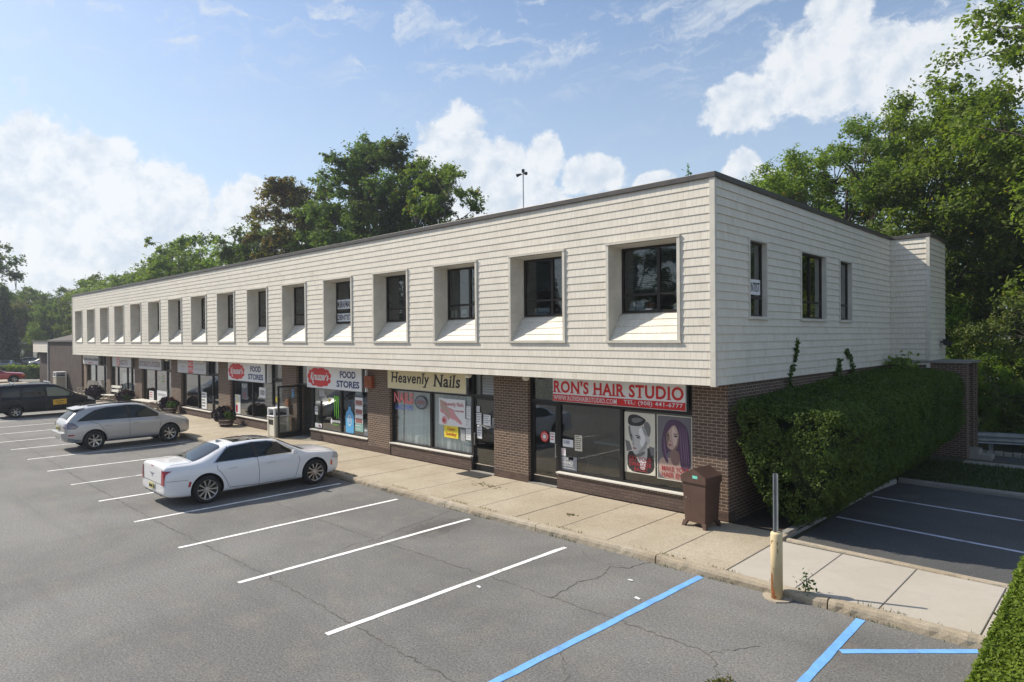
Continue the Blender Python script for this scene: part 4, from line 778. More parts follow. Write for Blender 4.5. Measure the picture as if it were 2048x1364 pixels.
# knick-knacks on the upper sills
def knick(name, label, cat, x, z, build): t = thing(name, label, cat, (x, WD + .05, z)); build(t)
SZ = 4.86
knick('photo_frame', 'left pale photo frame leaning inside the largest upper window', 'photo frame', -2.42, SZ, lambda t: (MB().hexa([(-.07, 0, 0), (.07, 0, 0), (.07, .02, 0), (-.07, .02, 0)], [(-.07, .05, .22), (.07, .05, .22), (.07, .07, .22), (-.07, .07, .22)]).build('frame', 'paper_white', t), MB().box(-.05, .05, .018, .022, .03, .1).build('picture', 'blue_grey_paint', t)))
knick('photo_frame', 'right pale photo frame leaning inside the largest upper window', 'photo frame', -2.2, SZ, lambda t: (MB().hexa([(-.11, 0, 0), (.11, 0, 0), (.11, .02, 0), (-.11, .02, 0)], [(-.11, .05, .24), (.11, .05, .24), (.11, .07, .24), (-.11, .07, .24)]).build('frame', 'paper_white', t), MB().box(-.08, .08, .016, .02, .02, .09).build('picture', 'pale_grey', t)))
knick('clay_teapot', 'terracotta teapot on a saucer inside the largest upper window', 'teapot', -1.92, SZ, lambda t: (MB().lathe([(.0, .03), (.09, .04), (.10, .10), (.06, .17), (.03, .2), (0, .2)], (0, .05, 0)).build('pot', 'orange_box', t, True), MB().lathe([(0, 0), (.15, .01), (.15, .03), (0, .03)], (0, .05, 0)).build('saucer', 'paper_white', t, True), MB().tube((.08, .05, .08), (.17, .05, .17), .02, .01).build('spout', 'orange_box', t)))
knick('toy_house', 'tiny white house ornament inside the largest upper window', 'ornament', -1.22, SZ, lambda t: (MB().box(-.08, .08, 0, .1, 0, .07).build('walls', 'paper_white', t), MB().hexa([(-.1, -.01, .07), (.1, -.01, .07), (.1, .11, .07), (-.1, .11, .07)], [(-.02, -.01, .14), (.02, -.01, .14), (.02, .11, .14), (-.02, .11, .14)]).build('roof', 'paper_cream', t)))
knick('paper_tray', 'white letter tray inside the second largest upper window', 'tray', -5.35, SZ, lambda t: (MB().box(-.22, .22, 0, .1, 0, .02).box(-.22, .22, .09, .11, .02, .18).box(-.22, -.2, 0, .09, .02, .16).build('tray', 'paper_white', t), MB().box(-.18, .18, 0, .08, .025, .07).build('papers', 'pale_grey', t)))
knick('mug', 'blue and white mug inside the second largest upper window', 'mug', -4.45, SZ, lambda t: (MB().lathe([(.0, 0), (.08, 0), (.09, .1), (.1, .2), (.08, .2), (.07, .05)], (0, .05, 0)).build('cup', 'bottle_blue', t, True), MB().box(.09, .15, .04, .06, .05, .15).build('handle', 'paper_white', t)))
knick('cardboard_box', 'left small box inside the third largest upper window', 'box', -8.95, SZ, lambda t: (MB().box(-.14, .14, 0, .1, 0, .22).build('carton', 'paper_cream', t), MB().box(-.02, .02, -.002, .0, 0, .22).build('tape', 'door_wood', t)))
knick('cardboard_box', 'right small white box inside the third largest upper window', 'box', -8.5, SZ, lambda t: (MB().box(-.12, .12, 0, .1, 0, .24).build('carton', 'paper_white', t), MB().box(-.1, .1, -.002, .0, .05, .1).build('label', 'pale_grey', t)))

# ------------------------------------------------------------------ things fixed to the building
t = thing('orange_wall_box', 'faded orange metal box on the brick pillar beside the food store sign', 'wall box', (-13.72, .56, 2.45)); bevel(MB().box(-.22, .22, -.02, .13, 0, .42).build('housing', 'orange_box', t), .01); MB().box(-.14, .0, -.024, -.02, .2, .3).box(.04, .14, -.024, -.02, .08, .3).build('faded_print', 'rust', t)
def soffit_lamp(x, label, y=.3):
    t = thing('soffit_lamp', label, 'lamp', (x, y, ZB), 0, 'lamps under the overhang'); MB().lathe([(0, 0), (.08, 0), (.08, -.03), (0, -.03)]).build('base', 'steel', t); MB().lathe([(.05, -.03), (.1, -.05), (.11, -.1), (.06, -.15), (0, -.16)]).build('globe', 'lamp_globe', t, True)
soffit_lamp(-5.93, 'small white lamp under the overhang above the hair studio door', .55); soffit_lamp(-8.1, 'twin shell lamp under the overhang right of the nail salon sign', .35); soffit_lamp(-33.4, 'cream lamp under the overhang left of the SINCE sign', .35); soffit_lamp(-28.3, 'cream lamp under the overhang right of the SINCE sign', .35); soffit_lamp(-34.6, 'cream lamp under the overhang right of the pizzeria sign', .35)
t = thing('louvre_vent', 'slatted vent above the nail salon door', 'vent', (-7.75, GY - .03, 2.52)); o = MB(); 
for k in range(7): o.quad((-.28, 0, k * .08), (.28, 0, k * .08), (.28, .04, k * .08 + .07), (-.28, .04, k * .08 + .07))
o.build('slats', 'pale_grey', t); MB().box(-.32, -.28, -.01, .05, -.02, .6).box(.28, .32, -.01, .05, -.02, .6).build('frame', 'dark_bronze', t)
o = MB()
for k in range(9):
    for s_ in (-1, 1):
        xx = -5.92 + k * .11; o.tube((xx - s_ * .11, GY + .06, 2.5), (xx + s_ * .11, GY + .06, 3.05), .016, n=5)
o.v = [(min(max(x, -5.93), -5.04), y, z) for x, y, z in o.v]; tag(o.build('lattice_screen', 'weed_leaves'), 'green lattice screen above the hair studio door', 'lattice')
o = MB(); o.box(-9.0 + .6, -7.4, -.55 + .65, .62, SW + .003, SW + .02); mt_ = o.build('door_mat', 'rubber_mat'); tag(mt_, 'black rubber mat outside the nail salon door', 'door mat')
t = thing('floodlight', 'black floodlight on the shingle wall of the rear corner', 'floodlight', (1.22, 14.9, 3.95)); MB().tube((0, 0, 0), (.14, 0, 0), .03).build('arm', 'black_frame', t); MB().hexa([(.1, -.14, -.1), (.3, -.14, -.16), (.3, .14, -.16), (.1, .14, -.1)], [(.08, -.14, .1), (.34, -.14, .02), (.34, .14, .02), (.08, .14, .1)]).build('housing', 'black_frame', t)
# floodlight mast on the roof
t = thing('roof_floodlight_mast', 'thin mast with two small floodlights on the roof', 'floodlight mast', (-10.1, 5.0, 7.5)); MB().tube((0, 0, 0), (0, 0, 2.85), .022).build('mast', 'steel', t); MB().tube((-.2, 0, 2.80), (.2, .0, 2.80), .018).build('crossbar', 'black_frame', t)
for s_ in (-1, 1): MB().tube((s_ * .08, -.03, 2.80), (s_ * .24, -.10, 2.76), .03, .065, 10).build('lamp_head', 'black_frame', t)
MB().tube((0, 0, 2.85), (0, 0, 2.97), .055).build('junction_box', 'black_frame', t)

# ------------------------------------------------------------------ street furniture
t = thing('litter_bin', 'brown square metal trash bin with peaked hood at the near building corner', 'trash bin', (-.38, .10, SW), R(-6))
b = [(-.25, -.24), (.25, -.24), (.25, .24), (-.25, .24)]; rg = lambda k, z: [(x * k, y * k, z) for x, y in b]
o = MB().hexa(rg(1.02, .10), rg(1.16, .90)); o = bevel(o.build('body', 'brown_bin', t), .012)
o = MB().hexa(rg(1.20, .90), rg(1.22, .955)); bevel(o.build('rim', 'brown_bin', t), .02)
o = MB()   # hood: cross-gabled peak with arched edges
s_ = .31; z0 = .955; zc = 1.10; zp = 1.27
o.quad((-s_, -s_, z0), (s_, -s_, z0), (s_, -s_, zc), (0, -s_, zp), (-s_, -s_, zc)); o.quad((s_, s_, z0), (-s_, s_, z0), (-s_, s_, zc), (0, s_, zp), (s_, s_, zc))
o.quad((-s_, -s_, z0), (-s_, -s_, zc), (-s_, s_, zc), (-s_, s_, z0)); o.quad((s_, -s_, z0), (s_, s_, z0), (s_, s_, zc), (s_, -s_, zc))
o.quad((s_, -s_, zc), (s_, s_, zc), (0, s_, zp), (0, -s_, zp)); o.quad((-s_, -s_, zc), (0, -s_, zp), (0, s_, zp), (-s_, s_, zc)); o.quad((-s_, -s_, z0), (-s_, s_, z0), (s_, s_, z0), (s_, -s_, z0))
hood = o.build('hood', 'brown_bin', t); bevel(hood, .012); MB().box(-.01, .11, -s_ - .004, -s_, 1.06, 1.12).build('sticker', 'aqua_sticker', hood)
for sx in (-1, 1):
    for sy in (-1, 1): MB().hexa([(sx * .27 - .035, sy * .26 - .035, 0), (sx * .27 + .035, sy * .26 - .035, 0), (sx * .27 + .035, sy * .26 + .035, 0), (sx * .27 - .035, sy * .26 + .035, 0)], [(sx * .225 - .055, sy * .215 - .055, .12), (sx * .225 + .055, sy * .215 - .055, .12), (sx * .225 + .055, sy * .215 + .055, .12), (sx * .225 - .055, sy * .215 + .055, .12)]).build('foot', 'brown_bin', t)
MB().tube((-.20, -.275, .62), (-.20, -.262, .62), .014).tube((-.14, -.275, .60), (-.14, -.262, .60), .008).build('lock', 'steel', t)
def conc_bin(x, y, label, w=.62, d_=.66, rz=0, h=1.28, plaque=True):
    t = thing('litter_bin', label, 'trash bin', (x, y, SW), rz, 'concrete and white litter bins'); a, b = w / 2, d_ / 2
    bevel(MB().box(-a + .03, a - .03, -b + .03, b - .03, 0, h * .68).build('body', 'pebble_concrete', t), .03)
    for sx in (-1, 1):
        for sy in (-1, 1): bevel(MB().box(sx * (a - .045) - .05, sx * (a - .045) + .05, sy * (b - .045) - .05, sy * (b - .045) + .05, .02, h * .69).build('corner_post', 'paper_cream', t), .02)
    l = MB(); z0 = h * .70; l.box(-a - .02, a + .02, -b - .02, b + .02, z0, z0 + .05); l.box(-a, a, -b, b, h - .06, h)
    for sx in (-1, 1):
        for sy in (-1, 1): l.box(sx * (a - .04) - .04, sx * (a - .04) + .04, sy * (b - .04) - .04, sy * (b - .04) + .04, z0 + .05, h - .06)
    l.box(-a + .02, -a + .05, -b + .08, b - .08, z0 + .05, h - .06); l.box(-a + .08, a - .08, b - .05, b - .02, z0 + .05, h - .06); lid = bevel(l.build('lid', 'paper_white', t), .015)
    MB().box(-a + .07, a - .07, -b + .07, b - .07, z0 + .05, z0 + .12).build('opening', 'wheel_well', lid)
    if plaque: MB().box(-a + .1, a - .1, -b + .018, -b + .03, h * .42, h * .60).build('plaque', 'dark_bronze', t); MB().box(-a + .03, a - .03, -b + .02, -b + .03, .04, h * .66).build('door', 'paper_cream', t)
conc_bin(-19.82, .18, 'cream concrete litter bin with a dark plaque beside the open glass door', h=1.22); conc_bin(-60.2, .75, 'tall pale litter bin against the far brown brick building', .9, .8, h=1.45, plaque=False)
# newspaper rack-like dispenser and door rail at the food store pillar
t = thing('wall_dispenser', 'small brown poster box on the pillar behind the open glass door', 'dispenser', (-19.9, .66, 1.25)); MB().box(-.13, .13, -.06, .04, 0, .42).build('case', 'door_wood', t); MB().box(-.1, .1, -.064, -.06, .05, .36).build('picture', 'rust', t)
paper('blue and orange sticker on the pillar behind the open glass door', 'sticker', -19.62, -19.45, 1.75, 2.1, 'bottle_blue', name='sticker', y=FY - .002, rows=2, ink='orange_box')
# steel sign post in a painted bollard
t = thing('bollard_post', 'rusty yellow bollard with a bare galvanised sign post on top', 'post', (2.27, -2.43, 0)); bl = MB().lathe([(.0, 0), (.092, 0), (.092, 1.05), (.08, 1.075), (0, 1.08)], n=28); bo = bl.build('bollard', 'post_paint', t, True)
ch_ = MB(); z0, z1 = 1.06, 2.02
for (a, b, c, d) in [(-.026, -.018, -.03, .0), (.018, .026, -.03, .0), (-.018, .018, .0, .008), (-.042, -.026, -.035, -.028), (.026, .042, -.035, -.028)]: ch_.box(a, b, c, d, z0, z1)
po = ch_.build('sign_post', 'galvanised', t)
for k in range(9): MB().tube((0, .0085, 1.15 + k * .1), (0, .0095, 1.15 + k * .1), .008).build('hole', 'wheel_well', po) if k in (8,) else None
def blotch(cx, cz, r, hgt, n=14):   # rust patch wrapped on the bollard
    o = MB(); c = len(o.v); pts = []
    for k in range(n):
        a = 2 * math.pi * k / n; rr = random.uniform(.6, 1.2); u = cx + rr * r * math.cos(a); v = cz + rr * hgt * math.sin(a); pts.append((.0935 * math.cos(u), .0935 * math.sin(u), v))
    ctr = (.0945 * math.cos(cx), .0945 * math.sin(cx), cz)
    for k in range(n): o.quad(ctr, pts[k], pts[(k + 1) % n])
    return o.build('rust_patch', 'rust', bo)
for a, z, r, h in [(-1.9, .11, .5, .10), (-2.15, .28, .28, .15), (-1.6, .04, .5, .04), (-2.2, .93, .12, .035), (-1.9, .95, .1, .02), (-1.1, .92, .08, .03), (-1.0, .80, .07, .04), (-1.75, .50, .06, .02)]: blotch(a, z, r, h)
o = MB(); pts = [(2.27 + (.20 + random.uniform(-.04, .07)) * math.cos(k * .45), -2.40 + (.17 + random.uniform(-.03, .05)) * math.sin(k * .45)) for k in range(14)]; o.quad(*[(x, y, .02) for x, y in pts])
for k in range(14): a, b = pts[k], pts[(k + 1) % 14]; o.quad((a[0], a[1], -.01), (b[0], b[1], -.01), (b[0], b[1], .02), (a[0], a[1], .02))
struct(o.build('bollard_footing', 'kerb_concrete'))
# benches outside the restaurant
def slat_chair(x, y, rz, label):
    t = thing('slatted_armchair', label, 'chair', (x, y, SW), rz, 'weathered slatted armchairs'); o = MB()
    for k in range(5): o.box(-.33, .33, -.36 + k * .135, -.245 + k * .135, .40, .43)
    o.build('seat', 'weathered_wood', t); o = MB()
    for k in range(6): x0 = -.30 + k * .1; h = 1.12 + .05 * math.sin((k + .5) / 6 * math.pi); o.hexa([(x0, .28, .42), (x0 + .09, .28, .42), (x0 + .09, .31, .42), (x0, .31, .42)], [(x0, .44, h), (x0 + .09, .44, h), (x0 + .09, .47, h), (x0, .47, h)])
    o.build('backrest', 'weathered_wood', t)
    for s_ in (-1, 1): MB().box(s_ * .37 - .05, s_ * .37 + .05, -.42, .38, .64, .67).build('armrest', 'weathered_wood', t); MB().box(s_ * .36 - .03, s_ * .36 + .03, -.38, -.31, 0, .64).build('leg', 'weathered_wood', t); MB().hexa([(s_ * .36 - .03, .22, 0), (s_ * .36 + .03, .22, 0), (s_ * .36 + .03, .30, 0), (s_ * .36 - .03, .30, 0)], [(s_ * .36 - .03, .32, .66), (s_ * .36 + .03, .32, .66), (s_ * .36 + .03, .38, .66), (s_ * .36 - .03, .38, .66)]).build('leg', 'weathered_wood', t)
slat_chair(-49.3, .10, R(28), 'left weathered slatted armchair outside the farthest shop'); slat_chair(-47.7, -.02, R(28), 'right weathered slatted armchair, half behind a purple planter')
t = thing('white_bench', 'white wooden bench with two back rails between purple planters', 'bench', (-43.4, .15, SW), R(8)); o = MB()
for k in range(3): o.box(-.75, .75, -.30 + k * .17, -.15 + k * .17, .42, .46)
o.build('seat', 'white_wood', t); MB().hexa([(-.75, .26, .62), (.75, .26, .62), (.75, .29, .62), (-.75, .29, .62)], [(-.75, .30, .78), (.75, .30, .78), (.75, .33, .78), (-.75, .33, .78)]).build('back_rail', 'white_wood', t); MB().hexa([(-.75, .33, .88), (.75, .33, .88), (.75, .36, .88), (-.75, .36, .88)], [(-.75, .37, 1.04), (.75, .37, 1.04), (.75, .40, 1.04), (-.75, .40, 1.04)]).build('back_rail', 'white_wood', t)
for s_ in (-1, 1):
    MB().tube((s_ * .6, -.34, 0), (s_ * .55, -.1, .42), .04, n=4).build('leg', 'weathered_wood', t); MB().tube((s_ * .6, .30, 0), (s_ * .55, .05, .42), .04, n=4).build('leg', 'weathered_wood', t); MB().tube((s_ * .62, .12, .40), (s_ * .62, .40, 1.05), .035, n=4).build('upright', 'weathered_wood', t)
t = thing('low_table', 'pale wooden low table in front of the pizzeria window', 'table', (-36.0, .02, SW), R(4)); o = MB()
for k in range(4): o.box(-1.35, 1.35, -.32 + k * .16, -.165 + k * .16, .50, .54)
o.build('top', 'white_wood', t)
for sx in (-1, 1):
    for s_ in (-1, 1): MB().tube((sx * 1.15 - .15 * s_, s_ * .28, 0), (sx * 1.05 + .1 * s_, s_ * .16, .5), .045, n=4).build('leg', 'weathered_wood', t)

# ------------------------------------------------------------------ foliage helpers
def leaf_quads(C, N_, size, asp=1.7, curl=.0, rg=None):
    """C centres (n,3), N_ preferred normals (n,3) -> (n,4,3) leaf-shaped quads"""
    rg = rg or rng; n = len(C); Nn = N_ + rg.normal(0, .65, (n, 3)); Nn /= np.linalg.norm(Nn, axis=1, keepdims=True) + 1e-9
    A = rg.normal(0, 1, (n, 3)); A -= (A * Nn).sum(1, keepdims=True) * Nn; A /= np.linalg.norm(A, axis=1, keepdims=True) + 1e-9; Bv = np.cross(Nn, A)
    s = (size * rg.uniform(.65, 1.3, n))[:, None]; L = A * s * .5 * asp; Wd = Bv * s * .5
    return np.stack([C - L, C + Wd - L * .15, C + L, C - Wd - L * .15], 1)
def tree_mesh(seed, H, R_, base, ncl, per, leaf, csz, nl=9, trunk=.25, lean=0, flat=.72, droop=0, top=1.0, shape='round', open_=0.):
    rg = np.random.default_rng(seed); rd = random.Random(seed); o = MB(); sp = []; x = y = 0.; z = 0.; steps = 8; topz = base + (H - base) * .75
    for k in range(steps + 1): q = k / steps; sp.append(Vector((x + lean * q, y, topz * q))); x += rd.gauss(0, .05 * R_ / 3); y += rd.gauss(0, .05 * R_ / 3)
    rad = lambda q: trunk * (1 - .82 * q) * (1.35 if q == 0 else 1)
    for k in range(steps): o.tube(sp[k], sp[k + 1], rad(k / steps), rad((k + 1) / steps), 8, False)
    def on(z): q = max(0, min(.9999, z / topz)) * steps; i = int(q); return sp[i].lerp(sp[i + 1], q - i)
    limbs = []
    for k in range(nl):
        a = k * 2.4 + rd.uniform(-.5, .5); q = k / max(1, nl - 1); zz = base * .8 + (H - base) * (.02 + .78 * q); r = R_ * (.95 - .6 * q * (shape != 'vase') + (.0 if shape != 'vase' else .1 * q)) * rd.uniform(.7, 1.05); st = on(min(zz, topz * .95) * .82)
        en = Vector((r * math.cos(a) + lean, r * math.sin(a), zz + (H - zz) * rd.uniform(.15, .38))); mid = st.lerp(en, .5) + Vector((rd.gauss(0, .2), rd.gauss(0, .2), .06 * R_ + rd.gauss(0, .15))); P = [st, st.lerp(mid, .55) + Vector((rd.gauss(0, .1), rd.gauss(0, .1), 0)), mid, mid.lerp(en, .5) + Vector((rd.gauss(0, .15), rd.gauss(0, .15), .1)), en]
        r0 = trunk * (.5 - .25 * q)
        for j in range(4): o.tube(P[j], P[j + 1], r0 * (1 - j * .23), r0 * (1 - (j + 1) * .23), 6, False)
        limbs.append(P)
    CL = []; tries = 0
    while len(CL) < ncl and tries < ncl * 30:
        tries += 1; v = rg.normal(0, 1, 3); v /= np.linalg.norm(v); rr = rg.uniform(.35, 1) ** (1 / 2.2); zc = base + (H - base) * .52; hz = (H - base) * .52
        wv = 1 + .22 * math.sin(3 * math.atan2(v[1], v[0]) + seed) + .14 * math.sin(7 * math.atan2(v[1], v[0]) + 2 * v[2] * 3 + seed * 2)
        if shape == 'cone': wv *= (1 - .75 * max(0, v[2] * rr))
        c = np.array([v[0] * R_ * rr * wv + lean * .8, v[1] * R_ * rr * wv, zc + v[2] * hz * rr * (.93 + .1 * math.sin(5 * v[0] + seed))])
        if open_ and rg.random() < open_ and rr < .75: continue
        CL.append(c)
    V = []
    for c in CL:
        cv = Vector(c); best = min(((p - cv).length + .5 * max(0, p.z - cv.z), i, j) for i, P in enumerate(limbs) for j, p in enumerate(P[1:])); p0 = limbs[best[1]][best[2] + 1]
        m_ = p0.lerp(cv, .55) + Vector((rd.gauss(0, .12), rd.gauss(0, .12), rd.uniform(0, .2))); o.tube(p0, m_, trunk * .10, trunk * .06, 5, False); o.tube(m_, cv, trunk * .06, trunk * .02, 4, False)
        n = int(per * rg.uniform(.6, 1.4)); s = csz * rg.uniform(.7, 1.35)
        # each clump: several twigs, leaves gathered along them
        k = max(4, n // 18); tw = rg.normal(0, 1, (k, 3)) * np.array([1, 1, flat]); tw /= np.linalg.norm(tw, axis=1, keepdims=True); tw *= (s * rg.uniform(.45, 1.15, k))[:, None]; tw[:, 2] -= droop * rg.random(k)
        idx = rg.integers(0, k, n); t_ = rg.uniform(.35, 1.08, n)[:, None]; P_ = c + tw[idx] * t_ + rg.normal(0, s * .13, (n, 3)); nn = tw[idx] * .5 / s + np.array([0, 0, .75]); V.append(leaf_quads(P_, nn, leaf, rg=rg))
    return o, np.concatenate(V)
TREES = {}
def tree_proto(kind, **k): TREES[kind] = tree_mesh(**k)
def tree(kind, mats, x, y, z, sc, rz, name, label, group, cat='tree', sz=1.0):
    key = (kind, mats)
    t = thing(name, label, cat, (x, y, z), rz, group); t.scale = (sc, sc, sc * sz)
    if key not in TREES:
        o, V = TREES[kind]; a = o.build('trunk', 'bark', t, True); b = quads_np('crown', V, mats, t); TREES[key] = (a, b)
    else:
        for q in TREES[key]: c = q.copy(); COL.objects.link(c); c.parent = t
    return t

# clipped yew hedge along the side wall: an inverted wedge that leans out over the kerb
def hedge(name, label, shell, n_leaf, leaf, m_, core, lump, rgs, blobs=None):
    t = thing(name, label, 'hedge', core['loc']); rg = np.random.default_rng(rgs)
    P, N_ = shell(rg, n_leaf); L = np.array(core['loc'])
    if blobs:      # cauliflower-like tufts: leaves sit on the outer side of many small bulges
        Pc, Nc = shell(rg, blobs[0]); c = rg.integers(0, blobs[0], n_leaf); rr = blobs[1] * rg.uniform(.5, 1.35, blobs[0])[c]; v = rg.normal(0, 1, (n_leaf, 3)) + Nc[c] * 1.1; v /= np.linalg.norm(v, axis=1, keepdims=True); P = Pc[c] + v * rr[:, None] * (1, 1, 1.25); N_ = v * .7 + Nc[c] * .3
    lx = P * lump[1]; d_ = (np.sin(lx[:, 0] * 1.0 + np.sin(lx[:, 1] * 1.3) * 1.5) * np.sin(lx[:, 1] * .9 + lx[:, 2] * .4 + 1) + np.sin(lx[:, 2] * 1.4 + lx[:, 0] * .8) * .7 + .5 * np.sin(lx[:, 0] * 2.7 + lx[:, 1] * 2.3 + lx[:, 2] * 2.9)) * lump[0]
    P = P + N_ * (d_ + rg.normal(0, lump[2], len(P)) - np.abs(rg.normal(0, lump[3], len(P))))[:, None]
    quads_np('foliage', leaf_quads(P - L, N_ * .9 + np.array([0, 0, .35]), leaf, 1.9, rg=rg), m_, t); core['mb'].v = [tuple(np.array(v) - L) for v in core['mb'].v]; core['mb'].build('shade_core', 'dark_core', t); return t  # solid dark core, coloured to stand in for deep shade between the leaves
def shell_faces(F, dens_w=None):   # F: list of quads (corner points), sampled by area, outward normals
    A = []; 
    for q in F: q = [np.array(p, float) for p in q]; n = np.cross(q[1] - q[0], q[3] - q[0]); A.append((q, n / np.linalg.norm(n), np.linalg.norm(n)))
    def f(rg, n):
        w = np.array([a[2] for a in A]); c = rg.choice(len(A), n, p=w / w.sum()); u = rg.random(n)[:, None]; v = rg.random(n)[:, None]
        Q = np.array([a[0] for a in A]); N_ = np.array([a[1] for a in A]); q = Q[c]
        P = (q[:, 0] * (1 - u) + q[:, 1] * u) * (1 - v) + (q[:, 3] * (1 - u) + q[:, 2] * u) * v; return P, N_[c]
    return f
bt = [(.75, 1.3, .28), (1.15, 1.45, .25), (1.3, 2.2, .25), (1.35, 11.6, .35), (.4, 11.6, .35)]; md_ = [(.45, .75, 1.4), (1.95, .92, 1.25), (2.3, 1.7, 1.2), (2.35, 11.8, 1.4), (.0, 11.8, 1.5)]; tp = [(.24, .52, 2.72), (2.15, .70, 2.52), (2.42, 1.4, 2.5), (2.30, 11.9, 2.88), (.0, 11.9, 3.0)]
F = []
for lo, hi in ((bt, md_), (md_, tp)):
    for i in range(5): j = (i + 1) % 5; F.append((lo[i], lo[j], hi[j], hi[i]))
F.append((tp[0], tp[1], tp[2], tp[4])); F.append((tp[2], tp[3], tp[4], tp[4])); F[-1] = (tp[2], tp[3], (1.15, 12.0, 2.93), tp[4]); cm = MB()
def shrink(P, s=.38):
    c = np.array([1.2, 6.6, 1.6]); q = []
    for p in P: v = np.array(p) - c; q.append(tuple(c + v - np.sign(v) * s))
    return q
def ringsolid(mb, rs):
    for lo, hi in zip(rs, rs[1:]):
        for i in range(len(lo)): j = (i + 1) % len(lo); mb.quad(lo[i], lo[j], hi[j], hi[i])
    mb.quad(*rs[-1]); mb.quad(*rs[0][::-1])
ringsolid(cm, [shrink(bt), shrink(md_), shrink(tp)])
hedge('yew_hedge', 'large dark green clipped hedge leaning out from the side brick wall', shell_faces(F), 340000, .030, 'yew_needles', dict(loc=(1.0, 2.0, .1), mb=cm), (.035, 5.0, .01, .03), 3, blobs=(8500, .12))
# bright clipped hedge beside the walkway end, near the camera
bt = [(5.47, -6.9, 0), (8.6, -6.9, 0), (8.6, -1.3, 0), (5.44, -1.3, 0)]; tp = [(5.38, -7.0, 1.05), (8.7, -7.0, 1.05), (8.7, -1.1, 1.05), (5.28, -1.1, 1.05)]
F = [(bt[i], bt[(i + 1) % 4], tp[(i + 1) % 4], tp[i]) for i in range(4)] + [tuple(tp)]; cm = MB(); cm.box(5.68, 8.45, -6.8, -1.45, 0, .92)
hedge('clipped_hedge', 'bright sunlit clipped hedge in the lower right corner', shell_faces(F), 190000, .025, 'clipped_hedge_leaves', dict(loc=(6.8, -4, 0), mb=cm), (.018, 5, .015, .025), 4)
# planters
def bush_leaves(rg, n, r, zc, leaf, h=.75, flat=1.0, hang=.0):
    v = rg.normal(0, 1, (n, 3)); v /= np.linalg.norm(v, axis=1, keepdims=True); rr = rg.uniform(.6, 1.08, n)[:, None]; P = v * rr * np.array([r, r, r * h]); P[:, 2] += zc - hang * (rr[:, 0] > .9); return leaf_quads(P, v, leaf, 2.0, rg=rg)
def planter(x, y, label, flower, big=1.0, sd=1, off=0.):
    t = thing('barrel_planter', label, 'planter', (x, y, SW), 0, 'barrel planters on the sidewalk'); rg = np.random.default_rng(sd); MB().lathe([(0, .0), (.27, 0), (.33, .2), (.34, .32), (.32, .42), (.29, .42), (.29, .36), (0, .36)], n=20).build('barrel', 'barrel_wood', t, True); MB().lathe([(.338, .12), (.345, .12), (.345, .15), (.338, .15)], n=20).lathe([(.348, .30), (.352, .30), (.352, .33), (.348, .33)], n=20).build('hoop', 'steel', t)
    q = bush_leaves(rg, int(620 * big), .46 * big, .52, .13, .85); q[:, :, 0] -= off; quads_np('purple_foliage', q, 'purple_leaves', t)
    if flower: q = bush_leaves(rg, 26, .22, .74, .055, 1.1); q[:, :, 0] += .22 - off * .3; quads_np('flowers', q, 'orange_flowers', t); q = bush_leaves(rg, 110, .28, .52, .08, .8); q[:, :, 0] += .22; quads_np('green_foliage', q, 'weed_leaves', t)
planter(-24.75, .05, 'purple planter with orange blooms left of the nearer food store window pillar', True, 1.0, 1, .22); planter(-32.4, .15, 'mixed green and purple planter right of the low table', True, 1.0, 2, .2); planter(-40.0, .1, 'purple planter between the white bench and the low table', True, 1.1, 3, .1); planter(-45.9, -.15, 'round dark purple planter in front of the slatted armchairs', False, 1.2, 4, 0)
# ivy and weeds
def stalk(name, label, pts, n, leaf, m_, spread, cat='plant', group=None, loc=None):
    loc = loc or pts[0]; t = thing(name, label, cat, loc, 0, group); o = MB(); L = Vector(loc)
    for a, b in zip(pts, pts[1:]): o.tube(Vector(a) - L, Vector(b) - L, .008, .006, 5)
    o.build('stem', 'weed_leaves', t); rg = np.random.default_rng(n); P = []
    for k in range(n): i = rg.integers(0, len(pts) - 1); q = rg.random(); P.append(np.array(pts[i]) * (1 - q) + np.array(pts[i + 1]) * q + rg.normal(0, 1, 3) * spread)
    P = np.array(P) - np.array(loc); quads_np('leaves', leaf_quads(P, np.tile([.5, 0, .5], (n, 1)), leaf, rg=rg), m_, t)
stalk('climbing_vine', 'tall thin climbing vine on the side wall below the middle window', [(.04, 3.9, 2.75), (.05, 4.05, 3.3), (.05, 4.35, 3.7), (.05, 4.55, 4.15), (.05, 4.75, 4.25)][:4], 130, .075, 'weed_leaves', np.array([.02, .07, .05]), 'vine')
stalk('climbing_vine', 'short dark vine on the side wall below the narrow window', [(.04, 7.35, 2.9), (.05, 7.6, 3.2), (.05, 7.75, 3.55)], 120, .08, 'dark_leaves', np.array([.02, .08, .06]), 'vine')
stalk('climbing_vine', 'curling vine on the side wall right of the narrow window', [(.05, 8.9, 3.0), (.05, 8.9, 3.3), (.05, 8.5, 3.65), (.05, 8.3, 3.72)], 120, .08, 'dark_leaves', np.array([.02, .07, .06]), 'vine')
stalk('shrub_shoot', 'leafy green shoot growing above the hedge at the wall recess', [(.5, 12.6, 2.7), (.5, 12.6, 3.2), (.5, 12.6, 3.45)], 160, .12, 'maple_leaves', np.array([.2, .3, .10]), 'shrub')
stalk('roof_weed', 'spindly weed sprouting from the roof edge near the corner', [(-1.15, 1.0, 7.55), (-1.13, 1.0, 7.9), (-1.15, 1.0, 8.28)], 70, .045, 'weed_leaves', np.array([.04, .04, .03]), 'weed')
stalk('pavement_weed', 'green weed in the kerb gap right of the yellow bollard', [(2.62, -2.2, .1), (2.66, -2.22, .3), (2.64, -2.2, .45)], 70, .04, 'weed_leaves', np.array([.06, .05, .07]), 'weed')
